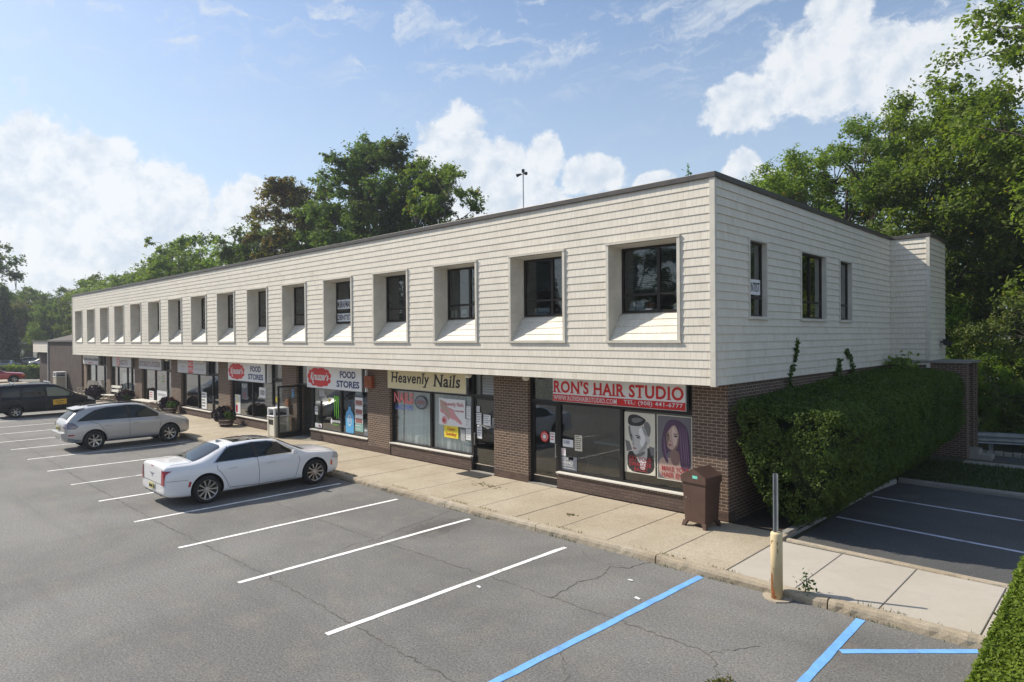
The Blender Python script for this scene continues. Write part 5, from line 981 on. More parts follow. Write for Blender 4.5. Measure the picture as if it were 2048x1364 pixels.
stalk('pavement_weed', 'dry brown weed in the asphalt crack at the bottom edge', [(2.80, -5.45, 0), (2.85, -5.6, .06), (2.84, -5.8, .05)], 120, .035, 'rusty_leaves', np.array([.05, .12, .02]), 'weed')
def tuft_strip(name, label_, pts, n, h, m_):
    V = []; rg = np.random.default_rng(n)
    for k in range(n):
        i = rg.integers(0, len(pts) - 1); q = rg.random(); p = np.array(pts[i]) * (1 - q) + np.array(pts[i + 1]) * q + rg.normal(0, .02, 3) * [1, 1, 0]; 
        if math.sin(p[0] * 2.1) + math.sin(p[0] * 5.3 + 1) < .4 and rg.random() < .93: continue
        a = rg.uniform(0, 6.28); d_ = np.array([math.cos(a), math.sin(a), 0]) * .006; tip = p + np.array([rg.normal(0, .02), rg.normal(0, .02), h * rg.uniform(.4, 1.2)]); V.append([p - d_, p + d_, tip + d_ * .3, tip - d_ * .3])
    return struct(quads_np(name, np.array(V), m_), 'stuff')
tuft_strip('kerb_weeds', '', [(9, -2.33, 0), (-40, -2.33, 0)], 3000, .05, 'grass_blades'); tuft_strip('kerb_weeds', '', [(9, -2.12, .14), (-20, -2.12, .14)], 1500, .05, 'rusty_leaves')
# lawn strip grass
n = 16000; rg = np.random.default_rng(5); P = np.stack([rg.uniform(.2, 12, n), rg.uniform(8.35, 12.1, n), np.full(n, .11)], 1); a = rg.uniform(0, 6.28, n); D = np.stack([np.cos(a), np.sin(a), np.zeros(n)], 1) * .012; Tt = P + np.stack([rg.normal(0, .03, n), rg.normal(0, .03, n), rg.uniform(.04, .1, n)], 1)
struct(quads_np('lawn_grass', np.stack([P - D, P + D, Tt + D * .2, Tt - D * .2], 1), 'grass_blades'), 'stuff')
# litter: fallen leaves and scraps
def scrap(x, y, z, r, m_, label, name='paper_scrap', cat='litter'):
    o = MB(); pts = [(x + r * random.uniform(.6, 1) * math.cos(k), y + r * .6 * random.uniform(.6, 1) * math.sin(k), z + random.uniform(.004, .018)) for k in np.linspace(0, 5.4, 6)]; o.quad(*pts); o2 = o.build(name, m_); tag(o2, label, cat)
scrap(.10, -3.35, .004, .07, 'paper_white', 'small white scrap left of the blue line near the kerb'); scrap(.62, -3.95, .004, .08, 'paper_white', 'long white scrap beside the blue line'); scrap(-1.62, -5.35, .004, .07, 'paper_white', 'white scrap on the cracked seam between two white lines')
o = MB()
for k in range(34): x, y = random.gauss(-6.6, .28), random.gauss(-.35, .1); a = random.random() * 6; r = .03; o.quad(*[(x + r * math.cos(a + q), y + r * math.sin(a + q), SW + .006 + random.random() * .012) for q in (0, 1.6, 3.1, 4.7)])
struct(o.build('fallen_leaves', 'rusty_leaves'), 'stuff')
o = MB()
for k in range(12): x, y = random.gauss(-3.0, .07), random.gauss(-1.15, .05); a = random.random() * 6; r = .03; o.quad(*[(x + r * math.cos(a + q), y + r * math.sin(a + q), SW + .006 + random.random() * .012) for q in (0, 1.6, 3.1, 4.7)])
struct(o.build('fallen_leaves', 'rusty_leaves'), 'stuff')
# guard rail
t = thing('guard_rail', 'galvanised guard rail along the rear driveway in front of the trees', 'guard rail', (2.2, 15.6, 0)); prof = [(0, .32), (.03, .36), (-.03, .42), (-.03, .48), (.03, .53), (-.03, .58), (-.03, .64), (.03, .70), (0, .73)]; o = MB()
for (y0, z0), (y1, z1) in zip(prof, prof[1:]): o.quad((0, y0, z0), (20, y0 + 6.5, z0), (20, y1 + 6.5, z1), (0, y1, z1))
o.build('rail', 'galvanised', t, True)
for k in range(8): MB().box(k * 2.4 + .3, k * 2.4 + .42, k * .78 + .17, k * .78 + .32, -.1, .68).build('post', 'galvanised', t)

# ------------------------------------------------------------------ trees
tree_proto('oak', seed=11, H=14, R_=5.2, base=3.6, ncl=200, per=270, leaf=.125, csz=.76, nl=12, trunk=.34, open_=.25)
tree_proto('oak_b', seed=23, H=14, R_=4.8, base=3.2, ncl=190, per=260, leaf=.125, csz=.76, nl=11, trunk=.30, open_=.2)
tree_proto('airy', seed=37, H=12, R_=4.6, base=3.0, ncl=130, per=210, leaf=.125, csz=.66, nl=11, trunk=.24, open_=.35, shape='vase')
tree_proto('tall', seed=101, H=21, R_=4.3, base=6.5, ncl=210, per=270, leaf=.15, csz=.85, nl=12, trunk=.36, open_=.15)
tree_proto('tall_b', seed=118, H=19, R_=3.9, base=5, ncl=170, per=260, leaf=.15, csz=.80, nl=11, trunk=.32, open_=.15)
tree_proto('tall_airy', seed=125, H=17.6, R_=3.6, base=5.5, ncl=105, per=190, leaf=.14, csz=.68, nl=11, trunk=.25, open_=.3, shape='vase')
tree_proto('oak_near', seed=77, H=14, R_=5.0, base=3.2, ncl=255, per=300, leaf=.088, csz=.68, nl=13, trunk=.32, open_=.2)
tree_proto('dense', seed=41, H=12, R_=4.4, base=1.2, ncl=125, per=220, leaf=.145, csz=.95, nl=10, trunk=.26)
tree_proto('locust', seed=53, H=11, R_=6.0, base=4.5, ncl=90, per=130, leaf=.17, csz=1.0, nl=10, trunk=.22, flat=.3, shape='vase')
tree_proto('bushy', seed=61, H=6, R_=3.2, base=.2, ncl=90, per=150, leaf=.125, csz=.7, nl=9, trunk=.14)
tree_proto('shrub_near', seed=66, H=6, R_=3.2, base=.2, ncl=130, per=330, leaf=.062, csz=.62, nl=9, trunk=.12)
def fir_mesh(seed):
    rg = np.random.default_rng(seed); o = MB(); o.tube((0, 0, 0), (0, 0, 12), .2, .02); V = []
    for k in range(34):
        z = 1.2 + k * .32; r = 2.6 * (1 - z / 12.4) + .12; nb_ = 11
        for j in range(nb_):
            a = j / nb_ * 6.283 + k * 1.1 + rg.normal(0, .12); rr = r * rg.uniform(.8, 1.12); n = int(12 + 34 * rr); t_ = rg.random(n) ** .7; P = np.stack([np.cos(a) * rr * t_, np.sin(a) * rr * t_, z - t_ * rr * .22 + t_ ** 2 * rr * .08], 1); P += rg.normal(0, .07, P.shape) * (1 + t_[:, None]); V.append(leaf_quads(P, np.tile([0, 0, 1.], (n, 1)), .15, 2.2, rg=rg))
    return o, np.concatenate(V)
TREES['fir'] = fir_mesh(3)
DEFS = [
 # big trees right behind the building, seen above the roof
 ('tall', 'dark_leaves', -40.3, 18.6, 0, 1.0, 1.6, 'oak_tree', 'tallest dark green tree behind the middle of the roof', 'trees behind the building'),
 ('tall', 'dark_leaves', -37.4, 20.6, 0, .95, 4.1, 'oak_tree', 'tall dark tree just right of the tallest one behind the roof', 'trees behind the building'),
 ('tall_airy', 'oak_leaves', -31.8, 19.5, 0, 1.0, 2.9, 'oak_tree', 'open crowned tree with bare limbs, rightmost above the long roofline', 'trees behind the building'),
 ('tall_b', 'rusty_leaves', -50.8, 17.6, 0, 1.03, 4.0, 'maple_tree', 'reddish brown crowned tree left of the tallest behind the roof', 'trees behind the building'),
 ('tall_b', 'oak_leaves', -45.4, 17.9, 0, .86, 5.2, 'broadleaf_tree', 'green rounded tree in front of the reddish one behind the roof', 'trees behind the building'),
 ('dense', 'dark_leaves', -56.5, 17.6, 0, 1.26, 1.0, 'broadleaf_tree', 'lower green tree left of the reddish crown behind the roof', 'trees behind the building'),
 ('dense', 'oak_leaves', -62, 19.5, 0, 1.34, 3.0, 'broadleaf_tree', 'second lower green tree left of the reddish crown behind the roof', 'trees behind the building'),
 ('airy', 'oak_leaves', -72.0, 16.5, 0, 1.38, 2.6, 'broadleaf_tree', 'small round open tree standing alone above the left half of the roofline', 'trees behind the building'),
 ('bushy', 'oak_leaves', -34.4, 18.6, 0, 1.65, 2.6, 'broadleaf_tree', 'low yellow green tree between the two tall trees behind the roof', 'trees behind the building'),
 ('dense', 'dark_leaves', -25.5, 24.0, 0, .92, 2.2, 'broadleaf_tree', 'dark low treetop just peeping over the roof right of the open crowned tree', 'trees behind the building')]
for k in range(9): DEFS.append(('locust' if k % 2 else 'airy', 'pale_leaves' if k % 3 else 'locust_leaves', -78 - 5.6 * k, 18 + (k * 7 % 5), 0, 1.18 + .05 * (k * 5 % 4), k * 1.3, 'locust_tree', 'pale feathery tree above the far left end of the roof' if False else ['nearest', 'second nearest', 'third', 'fourth', 'fifth', 'sixth', 'seventh', 'eighth', 'farthest'][k] + ' pale feathery tree in the row beyond the small open tree', 'pale feathery trees left'))
for k, (x, y, s, kd, m_) in enumerate([(-101, 13, 1.15, 'dense', 'oak_leaves'), (-107, 17, 1.3, 'oak', 'dark_leaves'), (-113, 9, 1.1, 'oak_b', 'rusty_leaves'), (-110, 4, 1.05, 'dense', 'dark_leaves'), (-118, 13, 1.35, 'oak', 'oak_leaves'), (-116, 0, 1.2, 'oak_b', 'dark_leaves'), (-112, -4, 1.0, 'dense', 'oak_leaves'), (-122, 6, 1.3, 'oak', 'dark_leaves'), (-126, -5, 1.3, 'oak_b', 'oak_leaves'), (-121, -10, 1.2, 'dense', 'dark_leaves'), (-128, 16, 1.4, 'oak_b', 'dark_leaves'), (-96, 21, 1.15, 'dense', 'pale_leaves'), (-132, 2, 1.35, 'dense', 'dark_leaves'), (-104, 8.5, .85, 'bushy', 'pale_leaves'), (-107, -8, .9, 'bushy', 'oak_leaves')]):
    DEFS.append((kd, m_, x - 34, y + 2, 0, s * .78, k * 2.2, 'woodland_tree', ['bushy', 'tall dark', 'reddish', 'dark low', 'broad', 'deep green', 'rounded', 'tallest dark', 'far left', 'left edge', 'rearmost', 'pale crowned', 'shadowy', 'short pale', 'short leafy'][k] + ' woodland tree beyond the far left car park', 'woodland beyond the left car park'))
DEFS.append(('airy', 'dark_leaves', -123, 0.3, 0, 1.85, .4, 'oak_tree', 'tall tree cut by the left edge of the photograph', None))
DEFS.append(('fir', 'fir_needles', -131.0, 7.5, 0, 1.12, 0, 'fir_tree', 'pointed conifer among the far left trees', None))
# trees at the right, behind the rear driveway
DEFS += [('oak_near', 'oak_leaves', -8.0, 23.2, 0, .92, 1.2, 'oak_tree', 'leftmost tree behind the side wall, bare twigs at its top', 'trees right of the building'),
 ('oak_near', 'oak_leaves', -4.2, 21.8, 0, 1.0, 4.4, 'oak_tree', 'second tree from the left behind the side wall', 'trees right of the building'),
 ('oak_near', 'maple_leaves', -1.2, 25.0, 0, 1.12, 2.9, 'oak_tree', 'broad tree behind the box shaped wall end', 'trees right of the building'),
 ('oak_near', 'maple_leaves', 6.4, 21.2, 0, 1.36, 5.0, 'oak_tree', 'huge near oak reaching the top right corner', 'trees right of the building'),
 ('oak', 'oak_leaves', 5.5, 30.5, 0, 1.2, 1.1, 'oak_tree', 'dark tree behind the huge near oak', 'trees right of the building'),
 ('dense', 'dark_leaves', -14, 29, 0, 1.05, 2.7, 'broadleaf_tree', 'low tree in the gap behind the side roof edge', 'trees right of the building'),
 ('shrub_near', 'maple_leaves', -1.5, 20.4, 0, .98, 0.4, 'broadleaf_tree', 'bright leafy young tree behind the screen wall', 'trees right of the building'),
 ('shrub_near', 'pale_leaves', 4.6, 18.2, 0, 1.0, 1.4, 'shrub', 'pale grey green shrub above the guard rail', 'shrubs behind the guard rail'),
 ('shrub_near', 'maple_leaves', 2.2, 19.6, 0, .62, 3.4, 'shrub', 'yellow green shrub left behind the guard rail', 'shrubs behind the guard rail'),
 ('shrub_near', 'pale_leaves', 7.5, 20.5, 0, 1.15, 4.2, 'shrub', 'pale shrub at the right edge behind the guard rail', 'shrubs behind the guard rail'),
 ('shrub_near', 'oak_leaves', 3.4, 17.4, 0, .42, 2.2, 'shrub', 'low dark shrub just above the guard rail', 'shrubs behind the guard rail'),
 ('bushy', 'oak_leaves', -.5, 24.5, 0, 1.2, 5.2, 'shrub', 'shadowed undergrowth shrub behind the screen wall', 'shrubs behind the guard rail'),
 ('dense', 'dark_leaves', 9, 27, 0, 1.15, .2, 'broadleaf_tree', 'dark tree beyond the right edge shrubs', 'trees right of the building'),
 ('dense', 'oak_leaves', 1.0, 35, 0, 1.2, 3.3, 'broadleaf_tree', 'rear woodland tree deep behind the screen wall', 'trees right of the building')]
# trees across the parking lot, mirrored in the upper windows
for k in range(15):
    x = -96 + k * 8.6; kd, m_ = (('fir', 'fir_needles'), ('dense', 'dark_leaves'), ('fir', 'fir_needles'))[k % 3]
    DEFS.append((kd, m_, x, -50 - (k * 5 % 7), 0, 1.25 + .1 * (k * 3 % 4), k * 1.1, 'fir_tree' if kd == 'fir' else 'broadleaf_tree', 'tree across the parking lot, seen only as a reflection in windows', 'trees across the parking lot'))
for d_ in DEFS: tree(*d_)
# low hedge row and hills
def row_hedge(x0, y0, x1, y1, w, h, label, n):
    cx, cy = (x0 + x1) / 2, (y0 + y1) / 2; bt = [(x0, y0, 0), (x1, y1, 0), (x1 - .2, y1 + w, 0), (x0 - .2, y0 + w, 0)]; tp = [(a, b, h) for a, b, _ in bt]; F = [(bt[i], bt[(i + 1) % 4], tp[(i + 1) % 4], tp[i]) for i in range(4)] + [tuple(tp)]
    cm = MB(); s = .15; cm.hexa([(a, b, 0) for a, b, _ in bt], [(a, b, h - .15) for a, b, _ in bt]); return hedge('low_hedge', label, shell_faces(F), n, .16, 'oak_leaves', dict(loc=(cx, cy, 0), mb=cm), (.12, 1.6, .06, .06), 9)
row_hedge(-88.5, -2.2, -79.5, 5.5, 1.8, 1.35, 'low clipped hedge between the red pickup and the far parked cars', 9000)
hm = MB(); n = 60; pv = None
for k in range(n + 1):
    a = R(-140 + 160 * k / n); r = 420; h = 15 + 7 * math.sin(k * .35) + 4 * math.sin(k * .9 + 1); e = ((r * math.sin(a), r * math.cos(a), -1), (r * 1.05 * math.sin(a), r * 1.05 * math.cos(a), h * .8), (r * 1.25 * math.sin(a), r * 1.25 * math.cos(a), h), (r * 1.5 * math.sin(a), r * 1.5 * math.cos(a), -1))
    if pv:
        for j in range(3): hm.quad(pv[j], e[j], e[j + 1], pv[j + 1])
    pv = e
mat('far_wood', (.045, .065, .04), 1, var=.4, vscale=.12); struct(hm.build('hills', 'far_wood', smooth=True))

# ------------------------------------------------------------------ the low brick building beyond
t = thing('brick_annex', 'low dark brick building with hipped roof beyond the far end of the shops', 'building', (-66, 6, 0)); t.location = (0, 0, 0)
MB().box(-66.7, -55.4, 1.25, 14, -.05, 4.12).build('brick_wall', 'far_brick', t); MB().box(-75.2, -66.72, 2.1, 14, -.05, 3.4).build('brick_wall', 'far_brick', t)
o = MB(); siding(o, 'x', 1.62, -75.4, -66.8, [], -1, 3.12, 4.12, .2); siding(o, 'y', -75.4, 1.62, 14, [], -1, 3.12, 4.12, .2); o.box(-75.38, -66.75, 1.64, 2.6, 3.12, 4.1); o.build('shingle_band', 'cedar_siding', t); MB().box(-66.85, -66.62, 1.16, 1.24, 0, 4.2).build('downspout', 'galvanised', t)
MB().box(-75.5, -66.8, 1.5, 14.1, 4.125, 4.25).box(-66.78, -55.2, 1.1, 14.1, 4.125, 4.25).build('roof_edge', 'fascia_metal', t)
o = MB(); o.quad((-66.78, 1.1, 4.252), (-55.2, 1.1, 4.252), (-59, 7.5, 6.3), (-61, 7.5, 6.3)); o.quad((-66.78, 14.1, 4.252), (-66.78, 1.1, 4.252), (-61, 7.5, 6.3)); o.quad((-55.2, 1.1, 4.252), (-55.2, 14.1, 4.252), (-59, 7.5, 6.3)); o.quad((-55.2, 14.1, 4.252), (-66.78, 14.1, 4.252), (-61, 7.5, 6.3), (-59, 7.5, 6.3)); o.build('roof', 'shingle_roof', t)
MB().box(-55.38, -52.5, 3.0, 3.1, 0, 3.3).build('link_wall', 'trim', t); MB().box(-55.2, -54.2, 2.9, 2.98, .1, 2.6).build('glass_door', 'pale_glass', t); MB().box(-54.15, -54.0, 2.88, 2.98, 0, 2.8).box(-55.36, -55.22, 2.88, 2.98, 0, 2.8).build('door_frame', 'black_frame', t)
t = thing('roadside_sign', 'pale rectangular sign at the far left edge among the trees', 'sign', (-112, 2.2, 0), R(70)); MB().box(-.7, .7, -.04, .04, 1.6, 2.9).build('panel', 'pale_grey', t); MB().box(-.05, .05, -.03, .03, 0, 1.6).build('post', 'steel', t)
o = MB()
for k in range(20): a, b = k / 20, (k + 1) / 20; f_ = lambda q: (-135 + 75 * q, 22 - 4 * q, 12.8 - 3.0 * 4 * q * (1 - q) * .5); o.tube(f_(a), f_(b), .03, n=4)
tag(o.build('power_line', 'black_plastic'), 'thin power line crossing in front of the far left trees', 'power line')

# ------------------------------------------------------------------ vehicles (nose towards +y, right side +x)
def evald(o):
    dg = bpy.context.evaluated_depsgraph_get(); dg.update(); me = bpy.data.meshes.new_from_object(o.evaluated_get(dg)); return me
def car_body(st, wheels, wr, ww, paint, parent, sub=2, arch=.055):
    """st: (y, zb, w, zbelt, zt, wt[, side swell]) from tail to nose"""
    bm = bmesh.new(); rings = []
    for s in st:
        y, zb, w, zs, zt, wt = s[:6]; H = zs - zb
        P = [(0, zb), (.55 * w, zb), (.93 * w, zb + .02), (.985 * w, zb + .12 * H), (w * 1.0, zb + .42 * H), (.993 * w, zb + .72 * H), (.965 * w, zs - .035), (.915 * w, zs), ((.915 * w + wt) / 2 + .02, (zs + zt - .05) / 2), (wt, zt - .05), (wt * .78, zt - .012), (wt * .4, zt), (0, zt + .006)]
        P = [(x, max(z, zb)) for x, z in P]
        r = [bm.verts.new((x, y, z)) for x, z in P] + [bm.verts.new((-x, y, z)) for x, z in P[-2:0:-1]]; rings.append(r)
    n = len(rings[0])
    for a, b in zip(rings, rings[1:]):
        for i in range(n): bm.faces.new((a[i], b[i], b[(i + 1) % n], a[(i + 1) % n]))
    for r, f in ((rings[0], 1), (rings[-1], 0)):
        # cap as strips between left and right halves
        for i in range(12):
            q = [r[i], r[(i + 1)], r[(n - i - 1) % n], r[(n - i) % n]]; q2 = []
            for v in q:
                if v not in q2: q2.append(v)
            if len(q2) > 2: bm.faces.new(q2 if f else q2[::-1])
    bmesh.ops.recalc_face_normals(bm, faces=bm.faces); me = bpy.data.meshes.new('body'); bm.to_mesh(me); bm.free()
    o = bpy.data.objects.new('body', me); COL.objects.link(o); me.materials.append(MATS[paint]); me.materials.append(MATS['wheel_well'])
    sm = o.modifiers.new('s', 'SUBSURF'); sm.levels = sm.render_levels = sub
    cut = MB()
    for (wy) in wheels:
        for s in (-1, 1): x0, x1 = sorted((s * (ww - .42), s * (ww + .4))); i = len(cut.v); cut.lathe([(0, x0), (wr + arch, x0), (wr + arch, x1), (0, x1)], (0, wy, wr + .01), 'x', 40)
    cm = bpy.data.meshes.new('cut'); cm.from_pydata(cut.v, [], cut.f); cm.materials.append(MATS['wheel_well']); b2 = bmesh.new(); b2.from_mesh(cm); bmesh.ops.remove_doubles(b2, verts=b2.verts, dist=1e-5); bmesh.ops.recalc_face_normals(b2, faces=b2.faces); b2.to_mesh(cm); b2.free()
    co = bpy.data.objects.new('cut', cm); COL.objects.link(co)
    bo = o.modifiers.new('b', 'BOOLEAN'); bo.operation = 'DIFFERENCE'; bo.object = co; bo.solver = 'EXACT'; bo.material_mode = 'TRANSFER'
    nm = evald(o); o.modifiers.clear(); o.data = nm; bpy.data.objects.remove(co); nm.name = 'body'; nm.shade_smooth()
    if hasattr(nm, 'set_sharp_from_angle'): nm.set_sharp_from_angle(angle=R(38))
    o.parent = parent; bv = bmesh.new(); bv.from_mesh(nm); tree_ = BVHTree.FromBMesh(bv); bv.free(); return o, tree_
DIRS = {'right': (Vector((3, 0, 0)), Vector((-1, 0, 0))), 'left': (Vector((-3, 0, 0)), Vector((1, 0, 0))), 'rear': (Vector((0, -6, 0)), Vector((0, 1, 0))), 'front': (Vector((0, 6, 0)), Vector((0, -1, 0))), 'top': (Vector((0, 0, 5)), Vector((0, 0, -1)))}
def lift(side, a, b):
    o, d = DIRS[side]; return {'right': Vector((3, a, b)), 'left': Vector((-3, a, b)), 'rear': Vector((a, -6, b)), 'front': Vector((a, 6, b)), 'top': Vector((a, b, 5))}[side], d
def patch(bv, side, pts, m_, name, parent, off=.005, grid=.07, maxj=.35):
    """a piece that lies on the body: outline pts seen from one side, projected onto the surface"""
    bm = bmesh.new(); vs = [bm.verts.new((a, b, 0)) for a, b in pts]; bm.faces.new(vs)
    A = [p[0] for p in pts]; B = [p[1] for p in pts]
    for lo, hi, ax in ((min(A), max(A), 0), (min(B), max(B), 1)):
        n = int((hi - lo) / grid)
        for k in range(1, n + 1):
            c = lo + (hi - lo) * k / (n + 1); co = (c, 0, 0) if ax == 0 else (0, c, 0); no = (1, 0, 0) if ax == 0 else (0, 1, 0); bmesh.ops.bisect_plane(bm, geom=bm.verts[:] + bm.edges[:] + bm.faces[:], plane_co=co, plane_no=no)
    bmesh.ops.triangulate(bm, faces=bm.faces[:])
    bm.verts.index_update(); V = []
    for v in bm.verts:
        o_, d_ = lift(side, v.co.x, v.co.y); h, nr, ix, ds = bv.ray_cast(o_, d_)
        if h is None: h, nr, ix, ds = bv.find_nearest(Vector((v.co.x, v.co.y, 0)) if side == 'top' else (Vector((o_.x / 3 * .9, o_.y, o_.z)) if side in ('left', 'right') else Vector((o_.x, o_.y / 6 * 2.4, o_.z))))
        if nr.dot(d_) > 0: nr = -nr
        V.append(h + nr * off - d_ * off * .5)
    F = [tuple(v.index for v in f.verts) for f in bm.faces]; bm.free(); me = bpy.data.meshes.new(name); me.from_pydata([tuple(v) for v in V], [], F)
    b2 = bmesh.new(); b2.from_mesh(me); nn = sum((f.normal * f.calc_area() for f in b2.faces), Vector()); 
    if nn.dot(DIRS[side][1]) > 0: bmesh.ops.reverse_faces(b2, faces=b2.faces)
    b2.to_mesh(me); b2.free(); return finish(me, name, m_, parent, True, uv=False)
def stripe(bv, side, pts, w, m_, name, parent, off=.003, seg=.06):
    P = []
    for (x0, y0), (x1, y1) in zip(pts, pts[1:]):
        n = max(1, int(math.hypot(x1 - x0, y1 - y0) / seg))
        for k in range(n): P.append((x0 + (x1 - x0) * k / n, y0 + (y1 - y0) * k / n))
    P.append(pts[-1]); o = MB(); pr = None
    for i, (x, y) in enumerate(P):
        a = P[max(0, i - 1)]; b = P[min(len(P) - 1, i + 1)]; D = math.hypot(b[0] - a[0], b[1] - a[1]) + 1e-9; nx, ny = -(b[1] - a[1]) / D * w / 2, (b[0] - a[0]) / D * w / 2; e = []
        for s in (-1, 1):
            o_, d_ = lift(side, x + s * nx, y + s * ny); h, nr, ix, ds = bv.ray_cast(o_, d_)
            if h is None: e = None; break
            if nr.dot(d_) > 0: nr = -nr
            e.append(h + nr * off)
        if e and pr: o.quad(pr[0], e[0], e[1], pr[1])
        pr = e
    return o.build(name, m_, parent)
def wheel_obj(parent, x, y, r, side, w=.225, rim=.255, spokes=10, width=.03, dbl=False, m_='alloy'):
    W_ = bpy.data.objects.new('wheel', None); COL.objects.link(W_); W_.parent = parent; W_.location = (x, y, r); s = side
    h = w / 2; tp = [(rim - .005, -h), (rim + .01, -h + .005), (rim + .03, -h - .006), (r - .04, -h - .004), (r - .012, -h + .02), (r, -h + .05), (r, h - .05), (r - .012, h - .02), (r - .04, h + .004), (rim + .03, h + .006), (rim + .01, h - .005), (rim - .005, h)]
    MB().lathe(tp, (0, 0, 0), 'x', 40).build('tyre', 'tyre_rubber', W_, True)
    o = MB(); f = s * (h - .01); o.lathe([(rim + .012, f), (rim - .004, f + s * .008), (rim - .018, f - s * .004), (rim - .03, f - s * .05), (rim - .035, -f)], (0, 0, 0), 'x', 40)
    o.lathe([(0, f - s * .015), (.05, f - s * .018), (.062, f - s * .03), (.062, f - s * .07)], (0, 0, 0), 'x', 16)
    for k in range(spokes):
        for dd in ((-.11, .11) if dbl else (0,)):
            a = 2 * math.pi * k / spokes; a1 = a + dd; c0, s0, c1, s1 = math.cos(a), math.sin(a), math.cos(a1), math.sin(a1); r0, r1 = .045, rim - .012; w0, w1 = width * .8, width
            pa = [(f - s * .03, c0 * r0 - s0 * -w0 / 2, s0 * r0 + c0 * -w0 / 2), (f - s * .03, c0 * r0 - s0 * w0 / 2, s0 * r0 + c0 * w0 / 2), (f - s * .004, c1 * r1 - s1 * w1 / 2, s1 * r1 + c1 * w1 / 2), (f - s * .004, c1 * r1 - s1 * -w1 / 2, s1 * r1 + c1 * -w1 / 2)]
            bk = [(p[0] - s * .035, p[1], p[2]) for p in pa]; i = len(o.v); o.v += pa + bk; o.f += [tuple(i + q for q in g_) for g_ in ((0, 1, 2, 3), (7, 6, 5, 4), (0, 4, 5, 1), (1, 5, 6, 2), (2, 6, 7, 3), (3, 7, 4, 0))]
    o.build('rim', m_, W_); MB().lathe([(0, f - s * .12), (.15, f - s * .115), (.16, f - s * .12), (rim - .03, f - s * .13)], (0, 0, 0), 'x', 30).build('brake_disc', 'black_plastic', W_); return W_
def mirror(parent, x, y, z, s, m_, L=.16):
    o = MB(); o.hexa([(s * x, y - .05, z - .06), (s * (x + L), y - .06, z - .05), (s * (x + L), y + .05, z - .05), (s * x, y + .05, z - .06)][::s], [(s * x, y - .05, z + .06), (s * (x + L), y - .06, z + .085), (s * (x + L), y + .03, z + .075), (s * x, y + .04, z + .05)][::s]); ob = o.build('mirror', m_, parent); bevel(ob, .025, 3); return ob
def plate(parent, x, y, z, tilt=0, front=False):
    s = -1 if not front else 1; t_ = MB().box(x - .155, x + .155, min(y, y + s * .012), max(y, y + s * .012), z - .08, z + .08).build('licence_plate', 'plate_yellow', parent)
    mb = MB()
    for k in range(6): mb.box(x - .12 + k * .042, x - .095 + k * .042, y - .016, y - .0125, z - .035, z + .03)
    mb.build('plate_characters', 'ink_black', t_); return t_

